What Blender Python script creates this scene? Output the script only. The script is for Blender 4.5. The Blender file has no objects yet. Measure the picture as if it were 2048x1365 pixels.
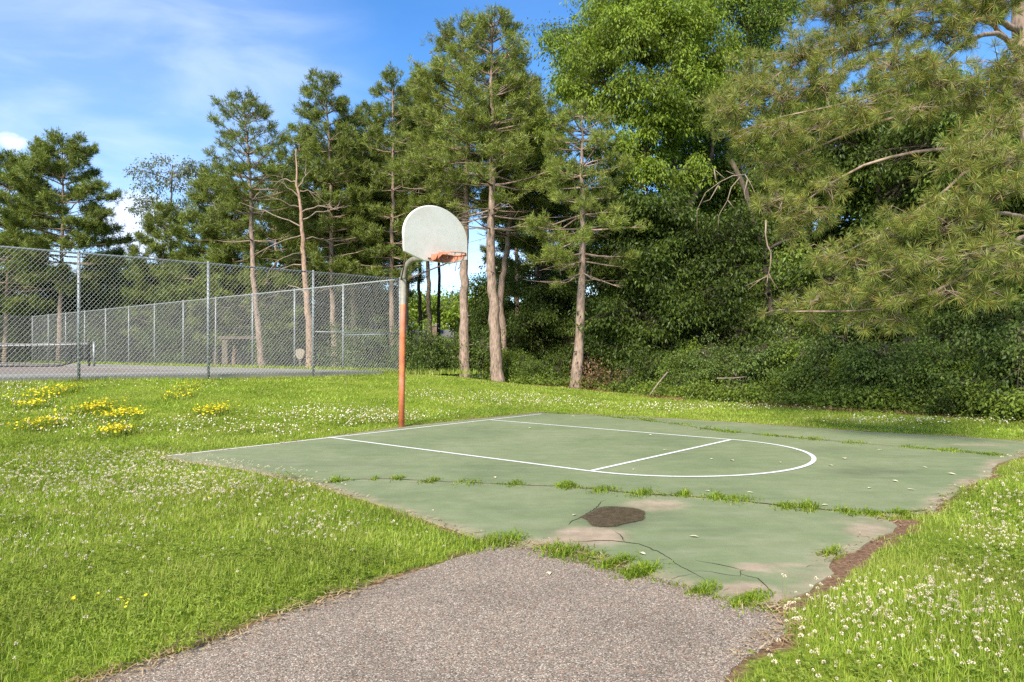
import bpy, math, random
import numpy as np
from mathutils import Vector, geometry
from mathutils import noise as mnoise

R = math.radians
scn = bpy.context.scene
COL = scn.collection

# ------------------------------------------------------------------ camera
F, CX, CY, EYE = 1428.0, 1024.0, 708.0, 1.31      # focal length / principal point in photo pixels, eye height
cam_d = bpy.data.cameras.new("camera")
cam = bpy.data.objects.new("camera", cam_d)
COL.objects.link(cam)
cam.location = (0, 0, EYE)
cam.rotation_euler = (R(90), 0, 0)
cam_d.sensor_fit = 'HORIZONTAL'
cam_d.sensor_width = 36.0
cam_d.lens = 36.0 * F / 2048.0
cam_d.shift_y = (CY - 682.5) / 2048.0
cam_d.clip_end = 2000.0
cam_d.clip_start = 0.05
scn.camera = cam

# ------------------------------------------------------------------ sky, sun, exposure
SUN_EL, SUN_AZ = R(39), (-0.38, -0.925)             # the sun stands to the left, a little behind the camera
world = bpy.data.worlds.new("World")
scn.world = world
world.use_nodes = True
nt = world.node_tree
nt.nodes.clear()


def nd(tree, kind, **kw):
    n = tree.nodes.new(kind)
    for k, v in kw.items():
        if k.startswith('i_'):
            key = k[2:]
            key = int(key) if key.isdigit() else key.replace('_', ' ')
            n.inputs[key].default_value = v
        else:
            setattr(n, k, v)
    return n


def ramp(tree, fac, stops):
    n = tree.nodes.new('ShaderNodeValToRGB')
    el = n.color_ramp.elements
    while len(el) > 1:
        el.remove(el[-1])
    el[0].position, el[0].color = stops[0][0], (*stops[0][1], 1)
    for p, c in stops[1:]:
        e = el.new(p)
        e.color = (*c, 1)
    tree.links.new(fac, n.inputs[0])
    return n.outputs[0]


def vmath(tree, op, a, b=None):
    n = tree.nodes.new('ShaderNodeMath')
    n.operation = op
    for i, v in enumerate((a, b)):
        if v is None:
            continue
        if isinstance(v, (int, float)):
            n.inputs[i].default_value = v
        else:
            tree.links.new(v, n.inputs[i])
    return n.outputs[0]


def mix(tree, fac, a, b, blend='MIX'):
    n = tree.nodes.new('ShaderNodeMix')
    n.data_type = 'RGBA'
    n.blend_type = blend
    n.clamp_factor = True
    for sock, v in ((n.inputs[0], fac), (n.inputs[6], a), (n.inputs[7], b)):
        if isinstance(v, (int, float)):
            sock.default_value = v
        elif isinstance(v, tuple):
            sock.default_value = (*v, 1)
        else:
            tree.links.new(v, sock)
    return n.outputs[2]


SKY_STRENGTH = 0.115
sky = nd(nt, 'ShaderNodeTexSky', sky_type='NISHITA', sun_disc=False, sun_elevation=SUN_EL,
         sun_rotation=math.atan2(SUN_AZ[0], SUN_AZ[1]), altitude=200, air_density=1.0, dust_density=0.3, ozone_density=3.0)
tc = nd(nt, 'ShaderNodeTexCoord')
hs = nd(nt, 'ShaderNodeHueSaturation', i_Saturation=1.27, i_Value=0.98, i_Hue=0.505)
nt.links.new(sky.outputs[0], hs.inputs['Color'])


def blob(direction, width, soft):
    """1 near a direction of the sky, 0 away from it"""
    d = Vector(direction).normalized()
    n = nd(nt, 'ShaderNodeVectorMath', operation='DOT_PRODUCT')
    n.inputs[1].default_value = d
    nt.links.new(tc.outputs['Generated'], n.inputs[0])
    m = nd(nt, 'ShaderNodeMapRange', interpolation_type='SMOOTHSTEP')
    m.inputs[1].default_value = math.cos(width + soft)
    m.inputs[2].default_value = math.cos(width)
    nt.links.new(n.outputs['Value'], m.inputs[0])
    return m.outputs[0]


def pdir(px, py):
    return ((px - CX) / F, 1.0, -(py - CY) / F)


mp = nd(nt, 'ShaderNodeMapping')
mp.inputs['Scale'].default_value = (2.0, 2.0, 7.5)
mp.inputs['Rotation'].default_value = (0.0, R(-14), 0.0)
nt.links.new(tc.outputs['Generated'], mp.inputs[0])
cn = nd(nt, 'ShaderNodeTexNoise', i_Scale=1.6, i_Detail=7.0, i_Roughness=0.52, i_Distortion=0.7)
nt.links.new(mp.outputs[0], cn.inputs['Vector'])
cirrus = nd(nt, 'ShaderNodeMapRange', interpolation_type='SMOOTHSTEP')
cirrus.inputs[1].default_value, cirrus.inputs[2].default_value = 0.36, 0.74
nt.links.new(cn.outputs[0], cirrus.inputs[0])
left = blob(pdir(120, 150), R(7), R(16))
left2 = blob(pdir(430, 130), R(1), R(9))
lowpatch = blob(pdir(150, 215), R(1), R(5))
zone = vmath(nt, 'MAXIMUM', left, vmath(nt, 'MAXIMUM', vmath(nt, 'MULTIPLY', left2, 0.8), lowpatch))
wisps = vmath(nt, 'MULTIPLY', cirrus.outputs[0], vmath(nt, 'ADD', vmath(nt, 'MULTIPLY', zone, 0.28), 0.03))
wisps = vmath(nt, 'ADD', wisps, vmath(nt, 'MULTIPLY', left, 0.15))
# low cumulus near the horizon
mp2 = nd(nt, 'ShaderNodeMapping')
mp2.inputs['Scale'].default_value = (5.0, 5.0, 9.0)
nt.links.new(tc.outputs['Generated'], mp2.inputs[0])
cn2 = nd(nt, 'ShaderNodeTexNoise', i_Scale=1.5, i_Detail=6.0, i_Roughness=0.55)
nt.links.new(mp2.outputs[0], cn2.inputs['Vector'])
sx = nd(nt, 'ShaderNodeSeparateXYZ')
nt.links.new(tc.outputs['Generated'], sx.inputs[0])
lowband = nd(nt, 'ShaderNodeMapRange', interpolation_type='SMOOTHSTEP')
lowband.inputs[1].default_value, lowband.inputs[2].default_value = 0.22, 0.07
nt.links.new(sx.outputs[2], lowband.inputs[0])
cum = nd(nt, 'ShaderNodeMapRange', interpolation_type='SMOOTHSTEP')
cum.inputs[1].default_value, cum.inputs[2].default_value = 0.43, 0.55
nt.links.new(cn2.outputs[0], cum.inputs[0])
cumul = vmath(nt, 'MULTIPLY', vmath(nt, 'MULTIPLY', cum.outputs[0], lowband.outputs[0]), 0.75)
puff = vmath(nt, 'MULTIPLY', vmath(nt, 'MULTIPLY', blob(pdir(25, 276), R(0.05), R(1.1)), 1.0), cum.outputs[0])
puff2 = vmath(nt, 'MULTIPLY', blob(pdir(275, 455), R(1.3), R(2.0)), 0.9)
clouds = vmath(nt, 'MAXIMUM', wisps, vmath(nt, 'MAXIMUM', cumul, vmath(nt, 'MAXIMUM', puff, puff2)))
skyc = mix(nt, clouds, hs.outputs[0], (4.5, 5.0, 6.2))
bg = nd(nt, 'ShaderNodeBackground', i_Strength=SKY_STRENGTH)
nt.links.new(skyc, bg.inputs[0])
nt.links.new(bg.outputs[0], nd(nt, 'ShaderNodeOutputWorld').inputs[0])

sun_d = bpy.data.lights.new("sun", 'SUN')
sun_d.energy = 4.2
sun_d.angle = R(18)
sun_d.color = (1.0, 0.92, 0.78)
sun = bpy.data.objects.new("sun", sun_d)
COL.objects.link(sun)
sdir = Vector((SUN_AZ[0] * math.cos(SUN_EL), SUN_AZ[1] * math.cos(SUN_EL), math.sin(SUN_EL)))
sun.rotation_euler = sdir.to_track_quat('Z', 'Y').to_euler()
sun.location = (-20, -12, 30)

scn.view_settings.view_transform = 'Standard'
scn.view_settings.look = 'None'
scn.view_settings.exposure = 1.16
scn.view_settings.gamma = 1.0
scn.cycles.max_bounces = 6
scn.cycles.diffuse_bounces = 4
scn.cycles.glossy_bounces = 2
scn.cycles.transmission_bounces = 4
scn.cycles.transparent_max_bounces = 6
scn.cycles.use_denoising = False
scn.cycles.caustics_reflective = False
scn.cycles.caustics_refractive = False

# ------------------------------------------------------------------ helpers


def at(px, py, d):
    """point seen at photo pixel (px, py), d metres in front of the eye"""
    return np.array([(px - CX) / F * d, d, EYE - (py - CY) / F * d])


def flat(px, py, z=0.0):
    """point of the level z seen at photo pixel (px, py)"""
    d = (EYE - z) * F / (py - CY)
    return np.array([(px - CX) / F * d, d, z])


def tag(o, label=None, cat=None, group=None, kind=None):
    if label:
        o['label'] = label
    if cat:
        o['category'] = cat
    if group:
        o['group'] = group
    if kind:
        o['kind'] = kind
    return o


def empty(name, loc, label, cat, group=None):
    o = bpy.data.objects.new(name, None)
    o.empty_display_size = 0.2
    COL.objects.link(o)
    o.location = tuple(float(v) for v in loc)
    return tag(o, label, cat, group)


class MB:
    """collects vertices and faces, builds ONE mesh object"""

    def __init__(self):
        self.v, self.f, self.n, self.attr = [], [], 0, []

    def add(self, V, *faces):
        V = np.asarray(V, dtype=np.float64).reshape(-1, 3)
        for Fc in faces:
            Fc = np.asarray(Fc, dtype=np.int64)
            if Fc.size:
                self.f.append(Fc + self.n)
        self.v.append(V)
        self.n += len(V)

    def tube(self, pts, rad, sides=6, cap=True):
        P = np.asarray(pts, float)
        n = len(P)
        rad = np.broadcast_to(np.asarray(rad, float), (n,))
        T = np.gradient(P, axis=0)
        T /= np.linalg.norm(T, axis=1)[:, None] + 1e-12
        ref = np.array([0.0, 0, 1]) if abs(T[0][2]) < 0.9 else np.array([1.0, 0, 0])
        U = np.cross(T, ref)
        U /= np.linalg.norm(U, axis=1)[:, None] + 1e-12
        W = np.cross(T, U)
        a = np.arange(sides) * 2 * np.pi / sides
        V = P[:, None, :] + rad[:, None, None] * (np.cos(a)[None, :, None] * U[:, None, :] + np.sin(a)[None, :, None] * W[:, None, :])
        i = np.arange(n - 1)[:, None] * sides
        j = np.arange(sides)[None, :]
        k = (j + 1) % sides
        q = np.stack([i + j, i + k, i + sides + k, i + sides + j], -1).reshape(-1, 4)
        if cap:
            self.add(V, q, [list(range(sides))[::-1]], [[(n - 1) * sides + s for s in range(sides)]])
        else:
            self.add(V, q)

    def box(self, c, h, rotz=0.0, bevel=0.0):
        c = np.asarray(c, float)
        s = np.array([[x, y, z] for x in (-1, 1) for y in (-1, 1) for z in (-1, 1)], float) * np.asarray(h, float)
        cr, sr = math.cos(rotz), math.sin(rotz)
        s = np.c_[s[:, 0] * cr - s[:, 1] * sr, s[:, 0] * sr + s[:, 1] * cr, s[:, 2]] + c
        self.add(s, [[0, 1, 3, 2], [4, 6, 7, 5], [0, 4, 5, 1], [2, 3, 7, 6], [0, 2, 6, 4], [1, 5, 7, 3]])

    def build(self, name, mat, parent=None, smooth=False, loc=None):
        me = bpy.data.meshes.new(name)
        V = np.concatenate(self.v) if self.v else np.zeros((0, 3))
        if parent is not None and loc is None:
            loc = np.array(parent.matrix_basis.translation) if parent.parent is None else None
        if loc is not None:
            V = V - np.asarray(loc)
        me.vertices.add(len(V))
        me.vertices.foreach_set('co', V.astype(np.float32).ravel())
        tot = np.concatenate([np.full(len(f), f.shape[1], dtype=np.int32) for f in self.f])
        idx = np.concatenate([f.ravel() for f in self.f]).astype(np.int32)
        start = np.concatenate([[0], np.cumsum(tot)[:-1]]).astype(np.int32)
        me.loops.add(len(idx))
        me.loops.foreach_set('vertex_index', idx)
        me.polygons.add(len(tot))
        me.polygons.foreach_set('loop_start', start)
        me.polygons.foreach_set('loop_total', tot)
        me.polygons.foreach_set('use_smooth', np.full(len(tot), bool(smooth)))
        me.update(calc_edges=True)
        for an, vals in self.attr:
            a = me.attributes.new(an, 'FLOAT', 'POINT')
            a.data.foreach_set('value', np.asarray(vals, dtype=np.float32))
        for m in (mat if isinstance(mat, (list, tuple)) else [mat]):
            me.materials.append(m)
        o = bpy.data.objects.new(name, me)
        COL.objects.link(o)
        if parent is not None:
            o.parent = parent
        elif loc is not None:
            o.location = tuple(float(x) for x in loc)
        return o


def copy_tree(root, loc, rotz, scale, label, group=None):
    r = root.copy()
    COL.objects.link(r)
    r.location = tuple(float(v) for v in loc)
    r.rotation_euler = (0, 0, rotz)
    r.scale = scale if isinstance(scale, tuple) else (scale, scale, scale)
    r['label'] = label
    if group:
        r['group'] = group
    for ch in list(root.children):
        c = ch.copy()
        COL.objects.link(c)
        c.parent = r
    return r


def smooth01(a, b, x):
    t = np.clip((x - a) / (b - a), 0, 1)
    return t * t * (3 - 2 * t)


def vnoise(x, y, s, seed=0):
    """cheap smooth value noise, vectorised"""
    x = np.asarray(x, float) * s + seed * 17.31
    y = np.asarray(y, float) * s + seed * 9.77
    xi, yi = np.floor(x), np.floor(y)
    xf, yf = x - xi, y - yi
    xf, yf = xf * xf * (3 - 2 * xf), yf * yf * (3 - 2 * yf)

    def h(a, b):
        v = np.sin(a * 127.1 + b * 311.7) * 43758.5453
        return v - np.floor(v)
    return (h(xi, yi) * (1 - xf) + h(xi + 1, yi) * xf) * (1 - yf) + (h(xi, yi + 1) * (1 - xf) + h(xi + 1, yi + 1) * xf) * yf


def bez(p0, p1, p2, n):
    t = np.linspace(0, 1, n)[:, None]
    return (1 - t) ** 2 * p0 + 2 * t * (1 - t) * p1 + t * t * p2


def wobble(P, amp, rng):
    P = P.copy()
    n = len(P)
    w = rng.normal(0, amp, (n, 3))
    w[0] = 0
    w[-1] = 0
    return P + w


# ------------------------------------------------------------------ the lie of the land
FC = np.array([-3.67, 23.4])                       # corner of the tennis court fence
FU = np.array([-0.747, -0.665])                    # along the near fence, to the left
FV = np.array([-0.763, 0.646])                     # along the side fence, away
FN = np.array([0.665, -0.747])                     # from the near fence towards the ball court
ZT = 0.75                                          # level of the tennis court


def zg(x, y):
    x = np.asarray(x, float)
    y = np.asarray(y, float)
    rx, ry = x - FC[0], y - FC[1]
    t = -(rx * FU[0] + ry * FU[1])
    n = rx * FN[0] + ry * FN[1]
    bank = 1 - smooth01(-0.6, 9.2, n)
    fall = 1 - smooth01(-0.5, 7.5, t)
    back = np.where(n < -1, 1.0, 1.0)
    fore = smooth01(5.5, 10.5, y + 0.25 * (-x))
    bumps = (vnoise(x, y, 0.5, 3) - 0.5) * 0.07 * smooth01(0.02, 0.2, bank * fall)
    return -0.010 + (0.62 - 0.07 * smooth01(-8, -16, t)) * bank * fall * back * np.maximum(fore, smooth01(4, 0, n)) + bumps


def inside(poly, x, y):
    x = np.asarray(x)
    y = np.asarray(y)
    res = np.zeros(x.shape, bool)
    px, py = poly[:, 0], poly[:, 1]
    j = len(poly) - 1
    for i in range(len(poly)):
        c = ((py[i] > y) != (py[j] > y)) & (x < (px[j] - px[i]) * (y - py[i]) / (py[j] - py[i] + 1e-12) + px[i])
        res ^= c
        j = i
    return res


def dist_poly(poly, x, y, closed=True):
    x = np.asarray(x, float)
    y = np.asarray(y, float)
    d = np.full(x.shape, 1e9)
    m = len(poly)
    for i in range(m if closed else m - 1):
        a, b = poly[i], poly[(i + 1) % m]
        ab = b - a
        L = ab @ ab + 1e-12
        t = np.clip(((x - a[0]) * ab[0] + (y - a[1]) * ab[1]) / L, 0, 1)
        d = np.minimum(d, np.hypot(x - a[0] - t * ab[0], y - a[1] - t * ab[1]))
    return d


def signed(poly, x, y):
    return np.where(inside(poly, x, y), -1, 1) * dist_poly(poly, x, y)


def gpts(lst, z=0.0):
    return np.array([flat(px, py, z)[:2] for px, py in lst])


COURT_PX = [(318, 915), (560, 887), (803, 854), (960, 837), (1085, 825), (1250, 832), (1500, 847), (1750, 865), (1900, 872), (2048, 883),
            (2110, 896), (2060, 903), (2040, 914), (2000, 925), (1984, 938), (1980, 955), (1940, 969), (1886, 1004), (1866, 1024),
            (1757, 1036), (1780, 1042), (1793, 1053), (1786, 1064), (1757, 1076), (1711, 1102), (1672, 1108), (1660, 1118), (1657, 1136),
            (1664, 1146), (1640, 1162), (1634, 1176), (1604, 1187), (1560, 1198), (1544, 1218), (1480, 1200), (1320, 1155), (1215, 1127),
            (1090, 1098), (985, 1086), (800, 1022), (630, 969), (480, 938)]
COURT = gpts(COURT_PX)
PATH_PX_L = [(180, 1365), (330, 1312), (480, 1262), (560, 1228), (700, 1182), (830, 1142), (975, 1094)]
PATH_PX_T = [(1000, 1085), (1090, 1095), (1215, 1123), (1320, 1151), (1480, 1196), (1555, 1226)]
PATH_PX_R = [(1583, 1245), (1560, 1277), (1494, 1312), (1446, 1365)]
pl, pr = gpts(PATH_PX_L), gpts(PATH_PX_R)
PATH = np.vstack([[[pl[0][0] - 0.765 * 6, pl[0][1] - 6]], pl, gpts(PATH_PX_T), pr, [[pr[-1][0] - 0.765 * 6, pr[-1][1] - 6]]])
CRACK_NEAR = gpts([(630, 969), (700, 960), (780, 958), (860, 963), (940, 966), (1030, 970), (1130, 974), (1200, 980), (1290, 990),
                   (1370, 993), (1480, 1003), (1600, 1016), (1740, 1028), (1860, 1022)])
CRACK_FAR = gpts([(1090, 826), (1200, 832), (1330, 846), (1440, 862), (1600, 877), (1730, 888), (1830, 896), (1920, 904), (2010, 912)])
# bare soil right of the ball court
SOIL = gpts([(1757, 1036), (1840, 1040), (1815, 1066), (1770, 1096), (1730, 1135), (1700, 1160), (1660, 1185), (1600, 1210), (1560, 1225),
             (1544, 1218), (1604, 1187), (1634, 1176), (1657, 1136), (1711, 1102), (1757, 1076), (1793, 1053)])
# foot of the woods
WOOD = np.array([[-2.6, 31.0], [-0.6, 28.0], [1.2, 25.2], [3.7, 22.6], [5.0, 20.4], [6.6, 18.2], [8.2, 16.3], [10.0, 14.3], [12.5, 11.6], [16, 8]])


def wood_depth(x, y):
    """metres into the woods (positive) or out of them"""
    P = np.vstack([WOOD, [[40, 8], [40, 90], [-2.6, 90]]])
    return -signed(P, x, y)


# ------------------------------------------------------------------ materials


def new_mat(name):
    m = bpy.data.materials.new(name)
    m.use_nodes = True
    t = m.node_tree
    t.nodes.clear()
    out = nd(t, 'ShaderNodeOutputMaterial')
    return m, t, out


def noise_tex(t, scale, detail=4.0, rough=0.55, vec=None, dist=0.0):
    n = nd(t, 'ShaderNodeTexNoise', i_Scale=scale, i_Detail=detail, i_Roughness=rough, i_Distortion=dist)
    if vec is None:
        g = nd(t, 'ShaderNodeNewGeometry')
        vec = g.outputs['Position']
    t.links.new(vec, n.inputs['Vector'])
    return n.outputs[0]


def bump(t, h, strength, dist=0.01):
    b = nd(t, 'ShaderNodeBump', i_Strength=strength, i_Distance=dist)
    t.links.new(h, b.inputs['Height'])
    return b.outputs[0]


def principled(t, out, col, rough=0.7, metal=0.0, spec=0.3, normal=None):
    p = nd(t, 'ShaderNodeBsdfPrincipled', i_Roughness=rough if isinstance(rough, float) else 0.5, i_Metallic=metal)
    p.inputs['Specular IOR Level'].default_value = spec
    if isinstance(col, tuple):
        p.inputs['Base Color'].default_value = (*col, 1)
    else:
        t.links.new(col, p.inputs['Base Color'])
    if not isinstance(rough, float):
        t.links.new(rough, p.inputs['Roughness'])
    if normal is not None:
        t.links.new(normal, p.inputs['Normal'])
    t.links.new(p.outputs[0], out.inputs[0])
    return p


def foliage_mat(name, c1, c2, c3, trans=0.35, gloss=0.06, patch=0.6, tint=(1.25, 1.2, 0.7), rare=None, dry=None):
    """leaf colours vary leaf by leaf and from bough to bough"""
    m, t, out = new_mat(name)
    g = nd(t, 'ShaderNodeNewGeometry')
    col = ramp(t, g.outputs['Random Per Island'], [(0.0, c1), (0.5, c2), (1.0, c3)])
    n = noise_tex(t, patch, 3.0)
    f = ramp(t, n, [(0.35, (0.62, 0.62, 0.62)), (0.65, (1.25, 1.25, 1.25))])
    col = mix(t, 0.75, col, f, 'MULTIPLY')
    if dry:
        col = mix(t, ramp(t, noise_tex(t, dry[0], 4.0, 0.6), [(0.44, (0, 0, 0)), (0.68, (dry[1],) * 3)]), col, dry[2])
    if rare:
        sel = ramp(t, g.outputs['Random Per Island'], [(1 - rare[0] - 0.002, (0, 0, 0)), (1 - rare[0], (1, 1, 1))])
        col = mix(t, sel, col, rare[1])
    d = nd(t, 'ShaderNodeBsdfDiffuse')
    tr = nd(t, 'ShaderNodeBsdfTranslucent')
    t.links.new(col, d.inputs[0])
    tcol = mix(t, 1.0, col, tint, 'MULTIPLY')
    t.links.new(tcol, tr.inputs[0])
    ms = nd(t, 'ShaderNodeMixShader', i_Fac=trans)
    t.links.new(d.outputs[0], ms.inputs[1])
    t.links.new(tr.outputs[0], ms.inputs[2])
    gl = nd(t, 'ShaderNodeBsdfGlossy', i_Roughness=0.45)
    gl.inputs[0].default_value = (0.9, 0.95, 1, 1)
    m2 = nd(t, 'ShaderNodeMixShader', i_Fac=gloss)
    t.links.new(ms.outputs[0], m2.inputs[1])
    t.links.new(gl.outputs[0], m2.inputs[2])
    t.links.new(m2.outputs[0], out.inputs[0])
    return m


def bark_mat(name, c1, c2, scale=6.0, stretch=0.35):
    m, t, out = new_mat(name)
    g = nd(t, 'ShaderNodeNewGeometry')
    mpn = nd(t, 'ShaderNodeMapping')
    mpn.inputs['Scale'].default_value = (1, 1, stretch)
    t.links.new(g.outputs['Position'], mpn.inputs[0])
    n = noise_tex(t, scale, 6.0, 0.65, mpn.outputs[0])
    v = nd(t, 'ShaderNodeTexVoronoi', i_Scale=scale * 2.3)
    t.links.new(mpn.outputs[0], v.inputs['Vector'])
    fac = vmath(t, 'ADD', vmath(t, 'MULTIPLY', n, 0.75), vmath(t, 'MULTIPLY', v.outputs[0], 0.35))
    col = ramp(t, fac, [(0.3, c1), (0.75, c2)])
    principled(t, out, col, 0.9, 0, 0.15, bump(t, fac, 0.9, 0.03))
    return m


M = {}
M['pine_far'] = foliage_mat('pine needles dark', (0.09, 0.13, 0.022), (0.155, 0.20, 0.035), (0.25, 0.28, 0.058), 0.3, 0.02, 0.7)
M['pine_mid'] = foliage_mat('pine needles', (0.115, 0.165, 0.026), (0.20, 0.25, 0.044), (0.31, 0.335, 0.072), 0.3, 0.02, 0.7, rare=(0.01, (0.28, 0.13, 0.05)))
M['pine_near'] = foliage_mat('long pine needles', (0.115, 0.165, 0.030), (0.215, 0.26, 0.050), (0.42, 0.395, 0.10), 0.33, 0.02, 3.2,
                             rare=(0.06, (0.38, 0.23, 0.07)))
M['leaf_bright'] = foliage_mat('bright maple leaves', (0.12, 0.185, 0.022), (0.19, 0.265, 0.03), (0.29, 0.365, 0.05), 0.45, 0.015, 0.5, (1.3, 1.25, 0.5))
M['leaf_mid'] = foliage_mat('green leaves', (0.095, 0.15, 0.024), (0.14, 0.21, 0.034), (0.21, 0.28, 0.046), 0.4, 0.015, 0.5)
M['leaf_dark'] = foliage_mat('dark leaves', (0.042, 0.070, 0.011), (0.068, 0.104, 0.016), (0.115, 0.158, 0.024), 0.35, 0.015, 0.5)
M['leaf_blue'] = foliage_mat('shrub leaves', (0.070, 0.112, 0.026), (0.108, 0.158, 0.034), (0.17, 0.222, 0.048), 0.35, 0.015, 0.8)
M['leaf_pale'] = foliage_mat('pale poplar leaves', (0.11, 0.14, 0.06), (0.16, 0.19, 0.09), (0.22, 0.25, 0.13), 0.35, 0.06, 0.7)
M['leaf_brown'] = foliage_mat('withered leaves', (0.14, 0.08, 0.035), (0.22, 0.125, 0.055), (0.30, 0.19, 0.09), 0.25, 0.02, 1.0, (1.1, 0.95, 0.7))
M['weed'] = foliage_mat('weed leaves', (0.11, 0.16, 0.022), (0.16, 0.22, 0.03), (0.23, 0.29, 0.045), 0.4, 0.015, 1.0)
M['grass'] = foliage_mat('grass blades', (0.185, 0.27, 0.028), (0.285, 0.385, 0.046), (0.41, 0.48, 0.08), 0.42, 0.012, 0.8, (1.2, 1.15, 0.5), dry=(0.55, 0.6, (0.37, 0.38, 0.10)),
                         rare=(0.05, (0.42, 0.36, 0.16)))
M['tuft'] = foliage_mat('crack grass blades', (0.13, 0.205, 0.016), (0.19, 0.28, 0.022), (0.28, 0.35, 0.035), 0.4, 0.012, 2.0, (1.2, 1.2, 0.5),
                        rare=(0.04, (0.4, 0.33, 0.15)))
M['straw'] = foliage_mat('dry straw', (0.30, 0.20, 0.09), (0.45, 0.32, 0.16), (0.60, 0.47, 0.27), 0.2, 0.04, 3.0)
M['clover_leaf'] = foliage_mat('clover leaves', (0.14, 0.2, 0.025), (0.2, 0.27, 0.035), (0.28, 0.34, 0.06), 0.4, 0.012, 1.0)
M['clover_flower'] = foliage_mat('clover flower heads', (0.40, 0.27, 0.13), (0.66, 0.58, 0.40), (0.82, 0.78, 0.64), 0.2, 0.03, 2.0, (1, 1, 0.9))
M['yellow_flower'] = foliage_mat('yellow flower heads', (0.75, 0.58, 0.015), (0.85, 0.70, 0.02), (0.90, 0.80, 0.05), 0.3, 0.03, 2.0, (1, 1, 0.5))
M['bark_pine'] = bark_mat('pine bark', (0.10, 0.072, 0.055), (0.36, 0.265, 0.205), 7.0)
M['bark_red'] = bark_mat('reddish pine bark', (0.12, 0.075, 0.05), (0.44, 0.30, 0.215), 7.0)
M['bark_dark'] = bark_mat('dark bark', (0.03, 0.024, 0.018), (0.12, 0.095, 0.07), 7.0)
M['dead_wood'] = bark_mat('dead grey wood', (0.13, 0.10, 0.07), (0.31, 0.245, 0.185), 9.0)


def metal_mat(name, c1, c2, rough, metal):
    m, t, out = new_mat(name)
    n = noise_tex(t, 4.0, 5.0)
    principled(t, out, ramp(t, n, [(0.3, c1), (0.7, c2)]), rough, metal, 0.4)
    return m


M['galv'] = metal_mat('galvanised steel', (0.22, 0.24, 0.245), (0.31, 0.33, 0.335), 0.55, 0.3)
M['wire'] = metal_mat('galvanised wire', (0.19, 0.20, 0.20), (0.28, 0.29, 0.285), 0.5, 0.2)

# ------------------------------------------------------------------ ground
gx = np.concatenate([np.linspace(-420, -70, 8), np.arange(-62, -14, 1.5), np.arange(-13.5, -6.1, 0.25), np.arange(-6, 9.0, 0.055), np.arange(9.1, 16, 0.25),
                     np.arange(17, 60, 1.5), np.linspace(70, 420, 8)])
gy = np.concatenate([np.linspace(-120, -8, 6), np.arange(-6, 2.2, 0.4), np.arange(2.4, 12.0, 0.055), np.arange(12.05, 17, 0.12), np.arange(17.2, 34, 0.4), np.arange(35, 80, 2.0),
                     np.linspace(90, 500, 9)])
GX, GY = np.meshgrid(gx, gy)
x, y = GX.ravel(), GY.ravel()
z = zg(x, y)
dc, dp = signed(COURT, x, y), signed(PATH, x, y)
near = np.minimum(dc, dp)
lawn_lift = smooth01(0.0, 0.25, near) * 0.02
z = z + lawn_lift
soil = 1 - smooth01(0.02, 0.10, near + (vnoise(x, y, 6, 1) - 0.5) * 0.12)
soil = np.maximum(soil, np.where(signed(SOIL, x, y) + (vnoise(x, y, 9, 2) - 0.5) * 0.12 < 0, 1, 0))
wd = wood_depth(x, y)
soil = np.maximum(soil, smooth01(0.0, 1.2, wd))
g = MB()
g.add(np.c_[x, y, z])
nx, ny = len(gx), len(gy)
ii, jj = np.meshgrid(np.arange(nx - 1), np.arange(ny - 1))
a0 = (jj * nx + ii).ravel()
g.f.append(np.stack([a0, a0 + 1, a0 + nx + 1, a0 + nx], -1))
g.attr.append(('soil', soil))
m, t, out = new_mat('lawn earth')
att = nd(t, 'ShaderNodeAttribute', attribute_name='soil')
n1 = noise_tex(t, 1.1, 4.0)
n2 = noise_tex(t, 38.0, 5.0, 0.7)
green = ramp(t, n1, [(0.3, (0.12, 0.18, 0.016)), (0.55, (0.18, 0.25, 0.022)), (0.75, (0.26, 0.31, 0.04))])
green = mix(t, 0.7, green, ramp(t, n2, [(0.3, (0.4, 0.4, 0.35)), (0.7, (1.3, 1.3, 1.2))]), 'MULTIPLY')
earth = ramp(t, n2, [(0.25, (0.065, 0.038, 0.022)), (0.5, (0.19, 0.11, 0.065)), (0.75, (0.36, 0.23, 0.145))])
principled(t, out, mix(t, att.outputs['Fac'], green, earth), 0.95, 0, 0.1, bump(t, n2, 0.8, 0.02))
ground = g.build('ground', m, smooth=True)
tag(ground, kind='structure')

# ------------------------------------------------------------------ ball court slab


def jag(poly, step, amp, seed):
    rng = np.random.default_rng(seed)
    res = []
    for i in range(len(poly)):
        a, b = poly[i], poly[(i + 1) % len(poly)]
        L = np.linalg.norm(b - a)
        k = max(1, int(L / step))
        nrm = np.array([-(b - a)[1], (b - a)[0]]) / (L + 1e-9)
        for q in range(k):
            p = a + (b - a) * q / k
            res.append(p + nrm * (rng.normal(0, amp) + (vnoise(p[0], p[1], 2.2, seed) - 0.5) * amp * 3))
    return np.array(res)


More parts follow.
